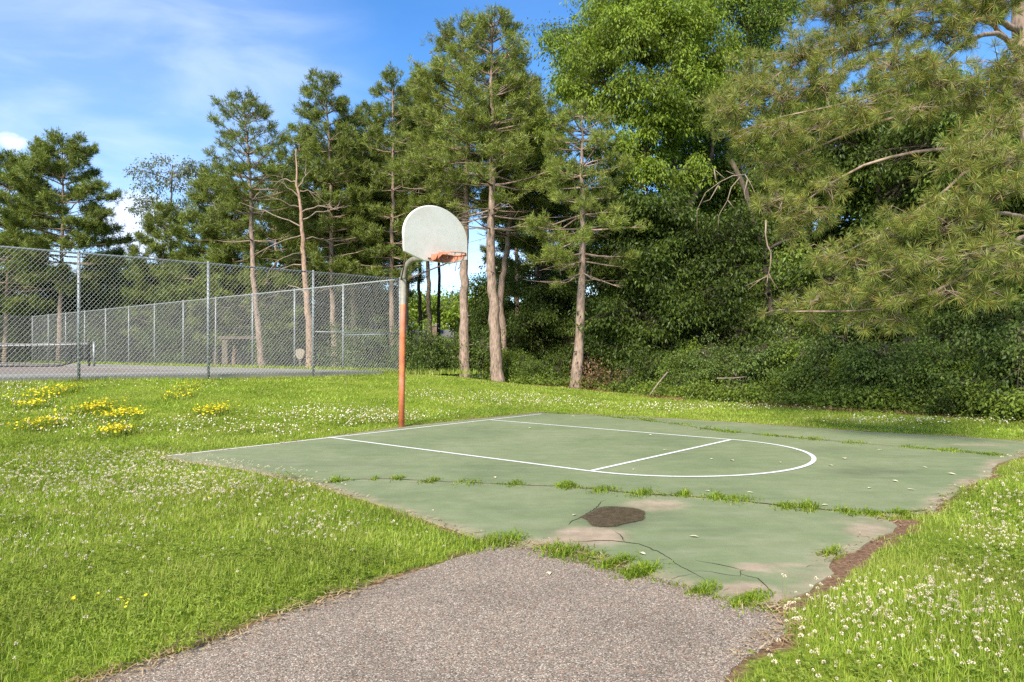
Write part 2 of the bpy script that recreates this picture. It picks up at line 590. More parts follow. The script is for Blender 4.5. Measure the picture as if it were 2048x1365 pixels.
def sheet(poly, step, z, inner=0.0):
    """triangulated sheet with inner points, as a slab with a thin rim"""
    b = poly
    mn, mx = b.min(0), b.max(0)
    X, Y = np.meshgrid(np.arange(mn[0], mx[0], step), np.arange(mn[1], mx[1], step))
    X, Y = X.ravel(), Y.ravel()
    keep = signed(b, X, Y) < -step * 0.6
    X, Y = X[keep], Y[keep]
    pts = [Vector((float(p[0]), float(p[1]))) for p in b] + [Vector((float(p), float(q))) for p, q in zip(X, Y)]
    nb = len(b)
    r = geometry.delaunay_2d_cdt(pts, [(i, (i + 1) % nb) for i in range(nb)], [], 1, 1e-6)
    V = np.array([(v.x, v.y, z) for v in r[0]])
    T = np.array([f for f in r[2] if len(f) == 3])
    mb = MB()
    mb.add(V, T)
    rim_top = np.c_[b, np.full(nb, z)]
    rim_bot = np.c_[b, np.full(nb, z - 0.05)]
    i = np.arange(nb)
    k = (i + 1) % nb
    mb.add(np.vstack([rim_top, rim_bot]), np.stack([i + nb, k + nb, k, i], -1))
    return mb, V


def ell(px, py, rx, ry):
    """ellipse of the photo as world centre and half axes on the ground"""
    c = flat(px, py)[:2]
    ax = (flat(px + rx, py)[:2] - flat(px - rx, py)[:2]) / 2
    ay = (flat(px, py - ry)[:2] - flat(px, py + ry)[:2]) / 2
    return c, np.array([ax, ay]).T


court_edge = jag(COURT, 0.07, 0.008, 5)
cb, CV = sheet(court_edge, 0.085, 0.0)
x, y = np.concatenate(cb.v)[:, 0], np.concatenate(cb.v)[:, 1]
worn = np.zeros(len(x))
for px, py, rx, ry, s in [(1180, 1072, 105, 26, 0.95), (1110, 1086, 80, 16, 0.8), (1310, 1010, 95, 18, 0.7), (1503, 1135, 55, 10, 1.0), (1560, 1132, 90, 7, 0.8), (1492, 1178, 66, 20, 1.0),
                          (1735, 1060, 70, 22, 0.8), (1600, 1150, 120, 9, 0.5), (1560, 1200, 60, 14, 0.9), (1940, 965, 40, 14, 0.8), (1890, 1000, 60, 14, 0.7), (1990, 930, 30, 18, 0.7),
                          (1960, 890, 120, 5, 0.5), (1120, 1096, 120, 8, 0.7), (1700, 1040, 90, 10, 0.45), (1550, 1085, 140, 12, 0.28), (1240, 985, 160, 5, 0.3), (820, 1000, 140, 10, 0.25)]:
    c, A = ell(px, py, rx, ry)
    q = np.linalg.solve(A, np.stack([x - c[0], y - c[1]]))
    worn = np.maximum(worn, s * (1 - smooth01(0.35, 1.15, np.hypot(q[0], q[1]))))
ed = dist_poly(COURT, x, y)
dep = y
worn = np.maximum(worn, 0.55 * (1 - smooth01(0.03, 0.28, ed)))
far_crack = np.minimum(dist_poly(CRACK_NEAR, x, y, False), dist_poly(CRACK_FAR, x, y, False))
worn = np.maximum(worn, 0.4 * (1 - smooth01(0.02, 0.16, far_crack)))
wet = np.zeros(len(x))
for px, py, rx, ry, s in [(1225, 1036, 82, 27, 1.3), (1735, 945, 110, 14, 0.5), (1130, 1062, 70, 10, 0.5), (1650, 900, 80, 6, 0.3), (700, 930, 160, 8, 0.25), (1290, 1030, 120, 14, 0.35), (1450, 1060, 120, 8, 0.25), (560, 925, 90, 8, 0.3)]:
    c, A = ell(px, py, rx, ry)
    q = np.linalg.solve(A, np.stack([x - c[0], y - c[1]]))
    wet = np.maximum(wet, s * (1 - smooth01(0.2, 1.2, np.hypot(q[0], q[1]))))
cb.attr += [('worn', worn), ('stain', wet)]
m, t, out = new_mat('green court paint')
aw = nd(t, 'ShaderNodeAttribute', attribute_name='worn')
as_ = nd(t, 'ShaderNodeAttribute', attribute_name='stain')
nA = noise_tex(t, 0.7, 5.0, 0.6, dist=0.4)
nB = noise_tex(t, 5.0, 6.0, 0.65)
nC = noise_tex(t, 240.0, 2.0, 0.6)
paint = ramp(t, nA, [(0.3, (0.146, 0.182, 0.086)), (0.5, (0.180, 0.214, 0.104)), (0.72, (0.226, 0.248, 0.134))])
paint = mix(t, 0.5, paint, ramp(t, nB, [(0.3, (0.78, 0.78, 0.76)), (0.7, (1.15, 1.15, 1.15))]), 'MULTIPLY')
grit = ramp(t, nC, [(0.3, (0.72, 0.72, 0.7)), (0.5, (1, 1, 1)), (0.72, (1.25, 1.22, 1.2))])
nS = noise_tex(t, 2.4, 6, 0.7)
sf = vmath(t, 'MULTIPLY', as_.outputs['Fac'], vmath(t, 'MULTIPLY', nS, 1.3))
paint = mix(t, sf, paint, (0.07, 0.072, 0.048))
streak = nd(t, 'ShaderNodeMapping')
streak.inputs['Scale'].default_value = (1.0, 5.0, 1.0)
streak.inputs['Rotation'].default_value = (0, 0, R(48))
gst = nd(t, 'ShaderNodeNewGeometry')
t.links.new(gst.outputs['Position'], streak.inputs[0])
nK = noise_tex(t, 1.3, 6, 0.7, streak.outputs[0])
paint = mix(t, ramp(t, nK, [(0.52, (0, 0, 0)), (0.72, (0.42, 0.42, 0.42))]), paint, (0.27, 0.255, 0.19))
paint = mix(t, ramp(t, nK, [(0.28, (0.35, 0.35, 0.35)), (0.45, (0, 0, 0))]), paint, (0.10, 0.118, 0.066))
tan = ramp(t, nB, [(0.3, (0.27, 0.195, 0.135)), (0.7, (0.44, 0.335, 0.245))])
wf = nd(t, 'ShaderNodeMapRange', interpolation_type='SMOOTHSTEP')
wf.inputs[1].default_value, wf.inputs[2].default_value = 0.16, 0.95
t.links.new(vmath(t, 'ADD', aw.outputs['Fac'], vmath(t, 'MULTIPLY', vmath(t, 'SUBTRACT', nB, 0.5), 0.6)), wf.inputs[0])
wfac = vmath(t, 'MULTIPLY', wf.outputs[0], 0.85)
cc = mix(t, wfac, paint, tan)
cc = mix(t, 0.75, cc, grit, 'MULTIPLY')
principled(t, out, cc, 0.85, 0, 0.25, bump(t, vmath(t, 'ADD', nC, vmath(t, 'MULTIPLY', nB, 2.0)), 0.35, 0.004))
tag(cb.build('court', m), kind='structure')


# painted lines
def strip(mb, pts, w, z):
    P = np.asarray(pts, float)[:, :2]
    T = np.gradient(P, axis=0)
    T /= np.linalg.norm(T, axis=1)[:, None]
    N = np.c_[-T[:, 1], T[:, 0]]
    w = np.broadcast_to(np.asarray(w, float), (len(P),))[:, None]
    V = np.vstack([np.c_[P + N * w / 2, np.full(len(P), z)], np.c_[P - N * w / 2, np.full(len(P), z)]])
    n = len(P)
    i = np.arange(n - 1)
    mb.add(V, np.stack([i + n, i + n + 1, i + 1, i], -1))


def seg(a, b, step=0.1):
    k = max(2, int(np.linalg.norm(b - a) / step))
    return a + (b - a) * np.linspace(0, 1, k)[:, None]


P1, P2, P3, P4 = [flat(*p)[:2] for p in ((655, 875), (980, 840.5), (1180, 943), (1463, 880))]
TIP = flat(1640, 922)[:2]
lines = MB()
strip(lines, seg(flat(335, 912.5)[:2], flat(1083, 828.5)[:2]), 0.05, 0.004)
strip(lines, seg(P1 + (P3 - P1) * 0.005, P3), 0.055, 0.0046)
strip(lines, seg(P2 + (P4 - P2) * 0.005, P4), 0.055, 0.0046)
strip(lines, seg(P3 + (P4 - P3) * 0.01, P3 + (P4 - P3) * 0.99), 0.055, 0.0052)
mid = (P3 + P4) / 2
ha = (P4 - P3) / 2
hb = TIP - mid
best = max(np.linspace(-0.5, 0.5, 81), key=lambda k: -abs((hb + k * ha) @ ((P3 - P1) / np.linalg.norm(P3 - P1)) * 0 + (hb + k * ha) @ ha))
hb = hb + best * ha
th = np.linspace(0, np.pi, 70)
strip(lines, mid - np.cos(th)[:, None] * ha + np.sin(th)[:, None] * hb, 0.055, 0.0058)
m, t, out = new_mat('white line paint')
n = noise_tex(t, 30.0, 5.0, 0.7)
wl = ramp(t, n, [(0.3, (0.58, 0.58, 0.53)), (0.6, (0.76, 0.76, 0.72))])
wl = mix(t, ramp(t, noise_tex(t, 9.0, 8.0, 0.8), [(0.60, (0, 0, 0)), (0.70, (0.55, 0.55, 0.55))]), wl, (0.26, 0.28, 0.18))
principled(t, out, wl, 0.8, 0, 0.2)
tag(lines.build('court_markings', m), kind='structure')

# cracks


def z5(p):
    return flat(1040 + p[0] / 5.69, 960 + p[1] / 5.69)[:2]


def z6(p):
    return flat(1400 + p[0] / 4.875, 960 + p[1] / 4.875)[:2]


cr = MB()
rng = np.random.default_rng(8)
CR5 = [[(560, 515), (600, 470), (680, 435), (830, 350), (890, 300), (920, 255), (990, 230)],
       [(560, 712), (720, 705), (880, 693), (1050, 695), (1190, 712), (1350, 735), (1430, 762), (1550, 815), (1720, 905), (1790, 970), (1940, 1045), (2060, 1110), (2200, 1150)],
       [(1340, 922), (1500, 925), (1620, 908), (1720, 903)], [(1500, 940), (1650, 960), (1780, 970)], [(1720, 1140), (1800, 1105), (1960, 1075)], [(1090, 600), (1140, 630), (1185, 700)]]
CR6 = [[(-40, 785), (0, 795), (120, 815), (280, 850), (380, 878), (450, 880)], [(-130, 890), (0, 893), (120, 905), (280, 930), (390, 945)], [(390, 945), (410, 890), (440, 880)],
       [(390, 920), (470, 945), (560, 965), (620, 1010), (680, 1075), (705, 1110), (690, 1140), (630, 1170)], [(0, 945), (60, 990), (150, 1018)], [(220, 1090), (290, 1055)],
       [(1030, 853), (1070, 842), (1170, 850)], [(1210, 805), (1215, 780), (1260, 765)]]
k = 0
for grp, fn in ((CR5, z5), (CR6, z6)):
    for c in grp:
        P = np.array([fn(q) for q in c])
        Q = np.vstack([seg(P[i], P[i + 1], 0.03)[:-1] for i in range(len(P) - 1)] + [P[-1:]])
        Q = Q + rng.normal(0, 0.004, Q.shape)
        w = 0.0092 * (0.35 + vnoise(Q[:, 0], Q[:, 1], 5, 4)) * np.clip(np.minimum(np.arange(len(Q)), np.arange(len(Q))[::-1]) / 4 + 0.2, 0, 1)
        strip(cr, Q, w, 0.0030 + 0.0004 * (k % 6))
        k += 1
for C in (CRACK_NEAR, CRACK_FAR):
    Q = np.vstack([seg(C[i], C[i + 1], 0.04)[:-1] for i in range(len(C) - 1)])
    Q = Q + rng.normal(0, 0.007, Q.shape)
    strip(cr, Q, 0.022 * (0.3 + vnoise(Q[:, 0], Q[:, 1], 4, 6)), 0.0054 if C is CRACK_NEAR else 0.0058)
m, t, out = new_mat('open crack')
principled(t, out, ramp(t, noise_tex(t, 60, 3), [(0.3, (0.022, 0.02, 0.014)), (0.7, (0.09, 0.08, 0.05))]), 0.95, 0, 0.1)
tag(cr.build('court_cracks', m), kind='structure')

# puddle
PUD = np.array([z5(p) for p in [(680, 430), (760, 395), (830, 362), (870, 328), (960, 312), (1050, 308), (1250, 318), (1400, 345), (1440, 380), (1418, 400), (1425, 450), (1380, 475), (1200, 505),
                                (1130, 528), (1080, 540), (930, 545), (820, 537), (780, 495), (760, 465), (720, 450)]])
for _ in range(2):
    PUD = np.stack([0.75 * PUD + 0.25 * np.roll(PUD, -1, 0), 0.25 * PUD + 0.75 * np.roll(PUD, -1, 0)], 1).reshape(-1, 2)
pb = MB()
pc_ = PUD.mean(0)
NPU = len(PUD)
rings_ = (1.06, 0.98, 0.90, 0.75, 0.45)
Vp = np.vstack([np.c_[pc_ + (PUD - pc_) * f_, np.full(NPU, 0.0072)] for f_ in rings_] + [[[pc_[0], pc_[1], 0.0072]]])
i = np.arange(NPU)
k = (i + 1) % NPU
pb.add(Vp, *[np.stack([i + a * NPU, k + a * NPU, k + (a + 1) * NPU, i + (a + 1) * NPU], -1) for a in range(4)], np.stack([i + 4 * NPU, k + 4 * NPU, np.full(NPU, 5 * NPU)], -1))
pb.attr.append(('depth', np.concatenate([np.full(NPU, v_) for v_ in (0.0, 0.35, 0.7, 0.95, 1.0)] + [[1.0]])))
m, t, out = new_mat('puddle water')
n = noise_tex(t, 14, 6, 0.7)
n2 = noise_tex(t, 70, 4, 0.7)
col = ramp(t, n, [(0.3, (0.060, 0.044, 0.029)), (0.65, (0.135, 0.098, 0.066))])
col = mix(t, ramp(t, n2, [(0.56, (0, 0, 0)), (0.66, (0.65, 0.65, 0.65))]), col, (0.24, 0.20, 0.08))
ap = nd(t, 'ShaderNodeAttribute', attribute_name='depth')
pp = principled(t, out, col, 0.14, 0, 0.5, bump(t, n2, 0.05, 0.002))
al = nd(t, 'ShaderNodeMapRange', interpolation_type='SMOOTHSTEP')
al.inputs[1].default_value, al.inputs[2].default_value = 0.12, 0.62
t.links.new(vmath(t, 'ADD', ap.outputs['Fac'], vmath(t, 'MULTIPLY', vmath(t, 'SUBTRACT', noise_tex(t, 22, 5, 0.7), 0.5), 0.9)), al.inputs[0])
t.links.new(vmath(t, 'MULTIPLY', al.outputs[0], 0.93), pp.inputs['Alpha'])
pud_o = pb.build('puddle', m)
tag(pud_o, kind='structure')

# ------------------------------------------------------------------ asphalt path
pe = jag(PATH, 0.05, 0.006, 9)
pbm, PV = sheet(pe, 0.15, -0.003)
m, t, out = new_mat('worn asphalt')
g_ = nd(t, 'ShaderNodeNewGeometry')
v1 = nd(t, 'ShaderNodeTexVoronoi', i_Scale=185.0)
v2 = nd(t, 'ShaderNodeTexVoronoi', i_Scale=90.0)
for v in (v1, v2):
    t.links.new(g_.outputs['Position'], v.inputs['Vector'])
sep = nd(t, 'ShaderNodeSeparateColor')
t.links.new(v1.outputs['Color'], sep.inputs[0])
sep2 = nd(t, 'ShaderNodeSeparateColor')
t.links.new(v2.outputs['Color'], sep2.inputs[0])
stone = ramp(t, sep.outputs[0], [(0.0, (0.085, 0.068, 0.055)), (0.3, (0.175, 0.145, 0.118)), (0.6, (0.245, 0.205, 0.168)), (0.85, (0.33, 0.28, 0.235)), (0.97, (0.55, 0.49, 0.42))])
stone = mix(t, ramp(t, sep2.outputs[1], [(0.90, (0, 0, 0)), (0.95, (0.6, 0.6, 0.6))]), stone, (0.30, 0.17, 0.125))
gap = ramp(t, v1.outputs['Distance'], [(0.35, (1, 1, 1)), (0.75, (0.45, 0.43, 0.42))])
stone = mix(t, 1.0, stone, gap, 'MULTIPLY')
big = ramp(t, noise_tex(t, 1.1, 6, 0.7), [(0.28, (0.74, 0.73, 0.72)), (0.5, (1.0, 1.0, 1.0)), (0.72, (1.16, 1.15, 1.13))])
stone = mix(t, 1.0, stone, big, 'MULTIPLY')
stone = mix(t, 1.0, stone, (1.27, 1.23, 1.12), 'MULTIPLY')
principled(t, out, stone, 0.85, 0, 0.3, bump(t, v1.outputs['Distance'], 0.55, 0.004))
tag(pbm.build('path', m), kind='structure')

# ------------------------------------------------------------------ tennis court behind the fence


def ft(u, v, z=0.0):
    p = FC + FU * u + FV * v
    return np.array([p[0], p[1], z])


tcm = MB()
q = [ft(0.4, 0.3, ZT), ft(34, 0.3, ZT), ft(34, 36.0, ZT), ft(0.4, 36.0, ZT)]
qb = [p - [0, 0, 0.5] for p in q]
tcm.add(np.array(q + qb), [[3, 2, 1, 0], [0, 1, 5, 4], [1, 2, 6, 5], [2, 3, 7, 6], [3, 0, 4, 7]])
m, t, out = new_mat('tennis court surface')
g_ = nd(t, 'ShaderNodeNewGeometry')
n = noise_tex(t, 0.6, 5, 0.6)
col = ramp(t, n, [(0.3, (0.20, 0.20, 0.165)), (0.7, (0.28, 0.265, 0.225))])
principled(t, out, col, 0.9, 0, 0.2)
tag(tcm.build('tennis_court', m), kind='structure')
inn = MB()
U0, V0 = 4.3, 4.5
q = [ft(U0, V0, ZT + 0.004), ft(U0 + 10.97, V0, ZT + 0.004), ft(U0 + 10.97, V0 + 23.8, ZT + 0.004), ft(U0, V0 + 23.8, ZT + 0.004)]
inn.add(np.array(q), [[3, 2, 1, 0]])
m, t, out = new_mat('reddish play area')
principled(t, out, ramp(t, noise_tex(t, 0.8, 4), [(0.3, (0.19, 0.155, 0.13)), (0.7, (0.25, 0.205, 0.17))]), 0.9, 0, 0.2)
tag(inn.build('tennis_play_area', m), kind='structure')
tl = MB()


def tline(u0, v0, u1, v1, z):
    strip(tl, np.array([ft(u0, v0), ft((u0 + u1) / 2, (v0 + v1) / 2), ft(u1, v1)]), 0.07, z)


for k, u in enumerate((U0, U0 + 1.37, U0 + 9.6, U0 + 10.97)):
    tline(u, V0, u, V0 + 23.8, ZT + 0.008)
for k, v in enumerate((V0, V0 + 23.8)):
    tline(U0, v, U0 + 10.97, v, ZT + 0.0086)
for v in (V0 + 5.5, V0 + 18.3):
    tline(U0 + 1.37, v, U0 + 9.6, v, ZT + 0.0086)
tline(U0 + 5.48, V0 + 5.5, U0 + 5.48, V0 + 18.3, ZT + 0.0092)
m, t, out = new_mat('faded white line')
principled(t, out, (0.62, 0.60, 0.54), 0.85, 0, 0.2)
tag(tl.build('tennis_court_markings', m), kind='structure')

# ------------------------------------------------------------------ chain link fences
FH = 3.03
FP = 3.05


def fence(name, start, direc, n, label, z0=ZT - 0.03, mid_panels=(), skip_first=False, pitch=0.095, wire=0.0030, skip_last=False, gap=0.10):
    root = empty(name, (start[0], start[1], z0 - 0.05), label, 'fence', 'chain link fences round the tennis court')
    d = np.array([direc[0], direc[1], 0.0])
    S = np.array([start[0], start[1], z0])
    nrm = np.array([-d[1], d[0], 0])
    for i in range(n + 1):
        if (i == 0 and skip_first) or (i == n and skip_last):
            continue
        p = S + d * FP * i
        r = 0.042 if i in (0, n) else 0.036
        pm = MB()
        gz = min(float(zg(p[0], p[1])), z0) - 0.1
        pm.tube([[p[0], p[1], gz], [p[0], p[1], z0 + FH * 0.5], [p[0], p[1], z0 + FH + 0.02]], r, 10)
        # domed cap
        pm.tube([[p[0], p[1], z0 + FH + 0.02], [p[0], p[1], z0 + FH + 0.045], [p[0], p[1], z0 + FH + 0.065]], [r * 1.15, r * 1.0, r * 0.3], 10)
        po = pm.build('post', M['galv'], root, True)
        if i not in (0, n):
            for hz in (0.5, 1.1, 1.7, 2.3):
                bm = MB()
                bm.tube([[p[0], p[1], z0 + hz - 0.012], [p[0], p[1], z0 + hz + 0.012]], r * 1.22, 10)
                bm.build('tie_band', M['galv'], po, True, loc=np.array(root.matrix_basis.translation))
    off = nrm * 0.0
    rl = MB()
    a = S + [0, 0, FH]
    rl.tube([a, a + d * FP * n / 2, a + d * FP * n], 0.024, 8)
    rl.build('top_rail', M['galv'], root, True)
    for i in mid_panels:
        ml = MB()
        a = S + d * (FP * i + 0.04) + [0, 0, 1.25]
        ml.tube([a, a + d * (FP - 0.08) / 2, a + d * (FP - 0.08)], 0.021, 8)
        ml.build('brace_rail', M['galv'], root, True)
    rng = np.random.default_rng(n)
    for i in range(n):
        mm = MB()
        A = S + d * (FP * i) + nrm * 0.045
        W, Hh = FP, FH - 0.02 + 0.05
        c = 0
        for sgn in (1, -1):
            for s in np.arange(-Hh, W + Hh, pitch):
                # x = s + sgn*z*k within 0..W
                kk = 0.83
                x0 = s if sgn == 1 else s
                z_a, z_b = 0.02, Hh
                xa, xb = x0 + sgn * kk * z_a, x0 + sgn * kk * z_b
                # clip
                def clip(xa, za, xb, zb):
                    if xa > xb:
                        xa, za, xb, zb = xb, zb, xa, za
                    if xb <= 0 or xa >= W:
                        return None
                    if xa < 0:
                        za = za + (0 - xa) * (zb - za) / (xb - xa)
                        xa = 0
                    if xb > W:
                        zb = za + (W - xa) * (zb - za) / (xb - xa)
                        xb = W
                    return xa, za, xb, zb
                r_ = clip(xa, z_a, xb, z_b)
                if r_ is None or abs(r_[0] - r_[2]) < 0.01:
                    continue
                xa, za, xb, zb = r_
                o = nrm * (0.004 * sgn)
                mm.tube([A + d * xa + [0, 0, za] + o, A + d * xb + [0, 0, zb] + o], wire, 4, cap=False)
        # knuckled ends above the rail
        mm.build('mesh_panel', M['wire'], root)
    return root


start_near = FC
fence('chain_link_fence', FC, FU, 8, 'near chain link fence of the tennis court, running along the top of the grass bank', mid_panels=(0,), pitch=0.1)
fence('chain_link_fence', FC, FV, 12, 'long side chain link fence of the tennis court, in front of the tall pine trunks', mid_panels=(0, 11), skip_first=True, wire=0.0022)
fend = FC + FV * FP * 12
fence('chain_link_fence', fend, FU, 6, 'far end chain link fence of the tennis court, behind the net', mid_panels=(0,), skip_first=True, wire=0.0022)

# ------------------------------------------------------------------ tennis net
nu, nv = 3.27, 16.4
net = empty('tennis_net', ft(nu, nv, ZT), 'sagging dark tennis net with white top band behind the near fence', 'tennis net')
for u in (nu, nu + 12.8):
    pm = MB()
    p = ft(u, nv, ZT)
    pm.tube([p, p + [0, 0, 1.07]], 0.05, 10)
    pm.tube([p + [0, 0, 1.07], p + [0, 0, 1.10]], [0.056, 0.05], 10)
    pm.build('net_post', M['galv'], net, True)
NU = np.linspace(nu + 0.25, nu + 12.6, 60)
tt = (NU - nu) / 12.8
topz = ZT + 1.05 - 0.13 * 4 * tt * (1 - tt)
botz = ZT + 0.38 - 0.36 * smooth01(0.0, 0.12, tt)
dark = metal_mat('black netting', (0.012, 0.013, 0.015), (0.03, 0.03, 0.032), 0.8, 0.0)
white = metal_mat('white net band', (0.62, 0.59, 0.52), (0.78, 0.75, 0.68), 0.8, 0.0)
nm = MB()
for k in range(0, 60):
    nm.tube([ft(NU[k], nv, botz[k]), ft(NU[k], nv, topz[k])], 0.011, 4, cap=False)
for f in np.linspace(0, 1, 14):
    nm.tube([ft(NU[k], nv, botz[k] * (1 - f) + topz[k] * f) for k in range(60)], 0.011, 4, cap=False)
nm.tube([ft(NU[k], nv, botz[k]) for k in range(60)], 0.035, 5)
nm.build('netting', dark, net)
tb = MB()
P = np.array([ft(NU[k], nv, topz[k]) for k in range(60)])
for o in (-0.012, 0.012):
    pass
Vt = np.vstack([P + [0.008, 0.008, -0.075], P + [0.008, 0.008, 0.02], P + [-0.008, -0.008, 0.02], P + [-0.008, -0.008, -0.075]])
i = np.arange(59)
tb.add(Vt, *[np.stack([i + a * 60, i + 1 + a * 60, i + 1 + b * 60, i + b * 60], -1) for a, b in ((0, 1), (1, 2), (2, 3), (3, 0))])
tb.build('top_band', white, net)
sv = MB()
a = ft(nu + 0.2, nv, ZT + 0.02)
sv.tube([a, a + [0, 0, 1.0]], 0.045, 6)
sv.build('side_band', dark, net)

# ------------------------------------------------------------------ basketball hoop
PB = flat(803, 854)
b_ = np.array([0.745, -0.667, 0.0])
a_ = np.array([0.667, 0.745, 0.0])
up = np.array([0, 0, 1.0])
hoop = empty('basketball_hoop', PB, 'basketball hoop with white fan backboard on a gooseneck pole, orange below', 'basketball hoop')
m, t, out = new_mat('pole paint')
g_ = nd(t, 'ShaderNodeNewGeometry')
s_ = nd(t, 'ShaderNodeSeparateXYZ')
t.links.new(g_.outputs['Position'], s_.inputs[0])
n = noise_tex(t, 9.0, 6, 0.65)
n3 = noise_tex(t, 2.2, 4, 0.6)
orange = ramp(t, n, [(0.28, (0.30, 0.10, 0.055)), (0.5, (0.52, 0.15, 0.055)), (0.75, (0.66, 0.23, 0.09))])
orange = mix(t, ramp(t, n3, [(0.5, (0, 0, 0)), (0.7, (0.55, 0.55, 0.55))]), orange, (0.50, 0.21, 0.15))
grey = ramp(t, n, [(0.3, (0.18, 0.165, 0.13)), (0.7, (0.28, 0.27, 0.225))])
orange = mix(t, ramp(t, noise_tex(t, 26.0, 5, 0.7), [(0.60, (0, 0, 0)), (0.66, (0.7, 0.7, 0.7))]), orange, (0.20, 0.095, 0.06))
hh = vmath(t, 'ADD', s_.outputs[2], vmath(t, 'MULTIPLY', n, 0.05))
st = nd(t, 'ShaderNodeMapRange')
st.inputs[1].default_value, st.inputs[2].default_value = 2.215, 2.235
t.links.new(hh, st.inputs[0])
principled(t, out, mix(t, st.outputs[0], orange, grey), 0.55, 0, 0.4, bump(t, n, 0.15, 0.003))
M['pole'] = m
lean = a_ * 0.0
pole_top = PB + up * 2.66 + np.array([0.03, 0, 0])
pm = MB()
pm.tube([PB - up * 0.1, PB + (pole_top - PB) * 0.33, PB + (pole_top - PB) * 0.66, pole_top - up * 0.02], [0.054, 0.054, 0.053, 0.053], 20)
pm.build('pole', M['pole'], hoop, True)
# gooseneck arm
RB = 0.34
th = np.linspace(0, np.pi / 2, 12)
arc = [pole_top - up * 0.02 + b_ * (RB * (1 - math.cos(q))) + up * (RB * math.sin(q)) for q in th]
arm = MB()
arm.tube(arc + [arc[-1] + b_ * 0.2, arc[-1] + b_ * 0.44], 0.052, 18)
m, t, out = new_mat('weathered steel')
n = noise_tex(t, 7.0, 6, 0.65)
principled(t, out, ramp(t, n, [(0.28, (0.14, 0.095, 0.06)), (0.44, (0.20, 0.185, 0.145)), (0.7, (0.26, 0.25, 0.205))]), 0.55, 0.1, 0.4)
arm.build('gooseneck_arm', m, hoop, True)
rust = metal_mat('rusted steel', (0.10, 0.06, 0.045), (0.20, 0.13, 0.10), 0.8, 0.1)
BC = PB + b_ * 0.90 + up * 0.0 + a_ * 0.02
for sgn in (-1, 1):
    st_m = MB()
    p0 = pole_top - up * 0.02 + a_ * 0.045 * sgn
    p1 = BC + a_ * 0.62 * sgn + up * 3.02 - b_ * 0.03
    st_m.tube([p0, p1], 0.013, 8)
    st_m.build('brace', rust, hoop, True)
# fan backboard
ZB, ZTOP = 2.895, 3.825
hw = 0.725
prof = [(-0.33, ZB), (0.33, ZB), (hw, ZB + 0.10), (hw, ZB + 0.39)]
cz = ZB + 0.39
for q in np.linspace(0, np.pi, 33)[1:-1]:
    prof.append((hw * math.cos(q) * (1.0), cz + (ZTOP - cz) * math.sin(q)))
prof += [(-hw, ZB + 0.39), (-hw, ZB + 0.10)]
prof = np.array(prof)


def bp(s, zz, o):
    return BC + a_ * s + up * zz + b_ * o


def extrude(prof, o0, o1):
    mb = MB()
    n = len(prof)
    Fr = np.array([bp(s, zz, o1) for s, zz in prof])
    Bk = np.array([bp(s, zz, o0) for s, zz in prof])
    i = np.arange(n)
    k = (i + 1) % n
    mb.add(np.vstack([Fr, Bk]), [list(range(n))], [list(range(2 * n - 1, n - 1, -1))], np.stack([i, i + n, k + n, k], -1))
    return mb


m, t, out = new_mat('off white backboard')
n = noise_tex(t, 3.0, 5, 0.6)
n2 = noise_tex(t, 14.0, 5, 0.6)
col = ramp(t, n, [(0.3, (0.64, 0.61, 0.53)), (0.6, (0.72, 0.70, 0.63)), (0.8, (0.66, 0.64, 0.57))])
col = mix(t, 0.3, col, ramp(t, n2, [(0.3, (0.8, 0.8, 0.75)), (0.7, (1.05, 1.05, 1.05))]), 'MULTIPLY')
principled(t, out, col, 0.5, 0, 0.4)
mboard = m
board = extrude(prof, -0.022, 0.022).build('backboard', mboard, hoop)
# rolled rim of the board
edge = MB()
E_ = np.array([bp(s, zz, -0.005) for s, zz in prof] + [bp(*prof[0], -0.005), bp(*prof[1], -0.005)])
edge.tube(E_, 0.015, 8)
m, t, out = new_mat('white board edging')
principled(t, out, (0.78, 0.78, 0.74), 0.45, 0, 0.4)
eo = edge.build('board_edging', m, board, True, loc=np.array(hoop.matrix_basis.translation))
m, t, out = new_mat('faded orange rim paint')
n = noise_tex(t, 16.0, 5, 0.6)
principled(t, out, ramp(t, n, [(0.3, (0.42, 0.13, 0.075)), (0.7, (0.62, 0.25, 0.15))]), 0.6, 0, 0.35)
mr = m
RC = BC + b_ * (0.022 + 0.15 + 0.2286) + up * 2.985
ring = MB()
q = np.linspace(0, 2 * np.pi, 41)
ring.tube([RC + 0.2286 * (math.cos(s) * b_ + math.sin(s) * a_) for s in q], 0.011, 8, cap=False)
rim = ring.build('rim', mr, hoop, True)
# bracket: a plate on the board with two wings that carry the ring
br = MB()
pl_ = []
z0, z1 = 2.915, 3.0
br.add([bp(-0.13, z0 - 0.03, 0.028), bp(0.13, z0 - 0.03, 0.028), bp(0.13, z1, 0.028), bp(-0.13, z1, 0.028), bp(-0.13, z0 - 0.03, 0.022), bp(0.13, z0 - 0.03, 0.022), bp(0.13, z1, 0.022), bp(-0.13, z1, 0.022)],
       [[0, 1, 2, 3], [7, 6, 5, 4], [0, 4, 5, 1], [1, 5, 6, 2], [2, 6, 7, 3], [3, 7, 4, 0]])
br.add([bp(-0.13, 2.99, 0.03), bp(0.13, 2.99, 0.03), bp(0.16, 2.99, 0.26), bp(-0.16, 2.99, 0.26), bp(-0.13, 2.982, 0.03), bp(0.13, 2.982, 0.03), bp(0.16, 2.982, 0.26), bp(-0.16, 2.982, 0.26)],
       [[0, 1, 2, 3], [7, 6, 5, 4], [0, 4, 5, 1], [1, 5, 6, 2], [2, 6, 7, 3], [3, 7, 4, 0]])
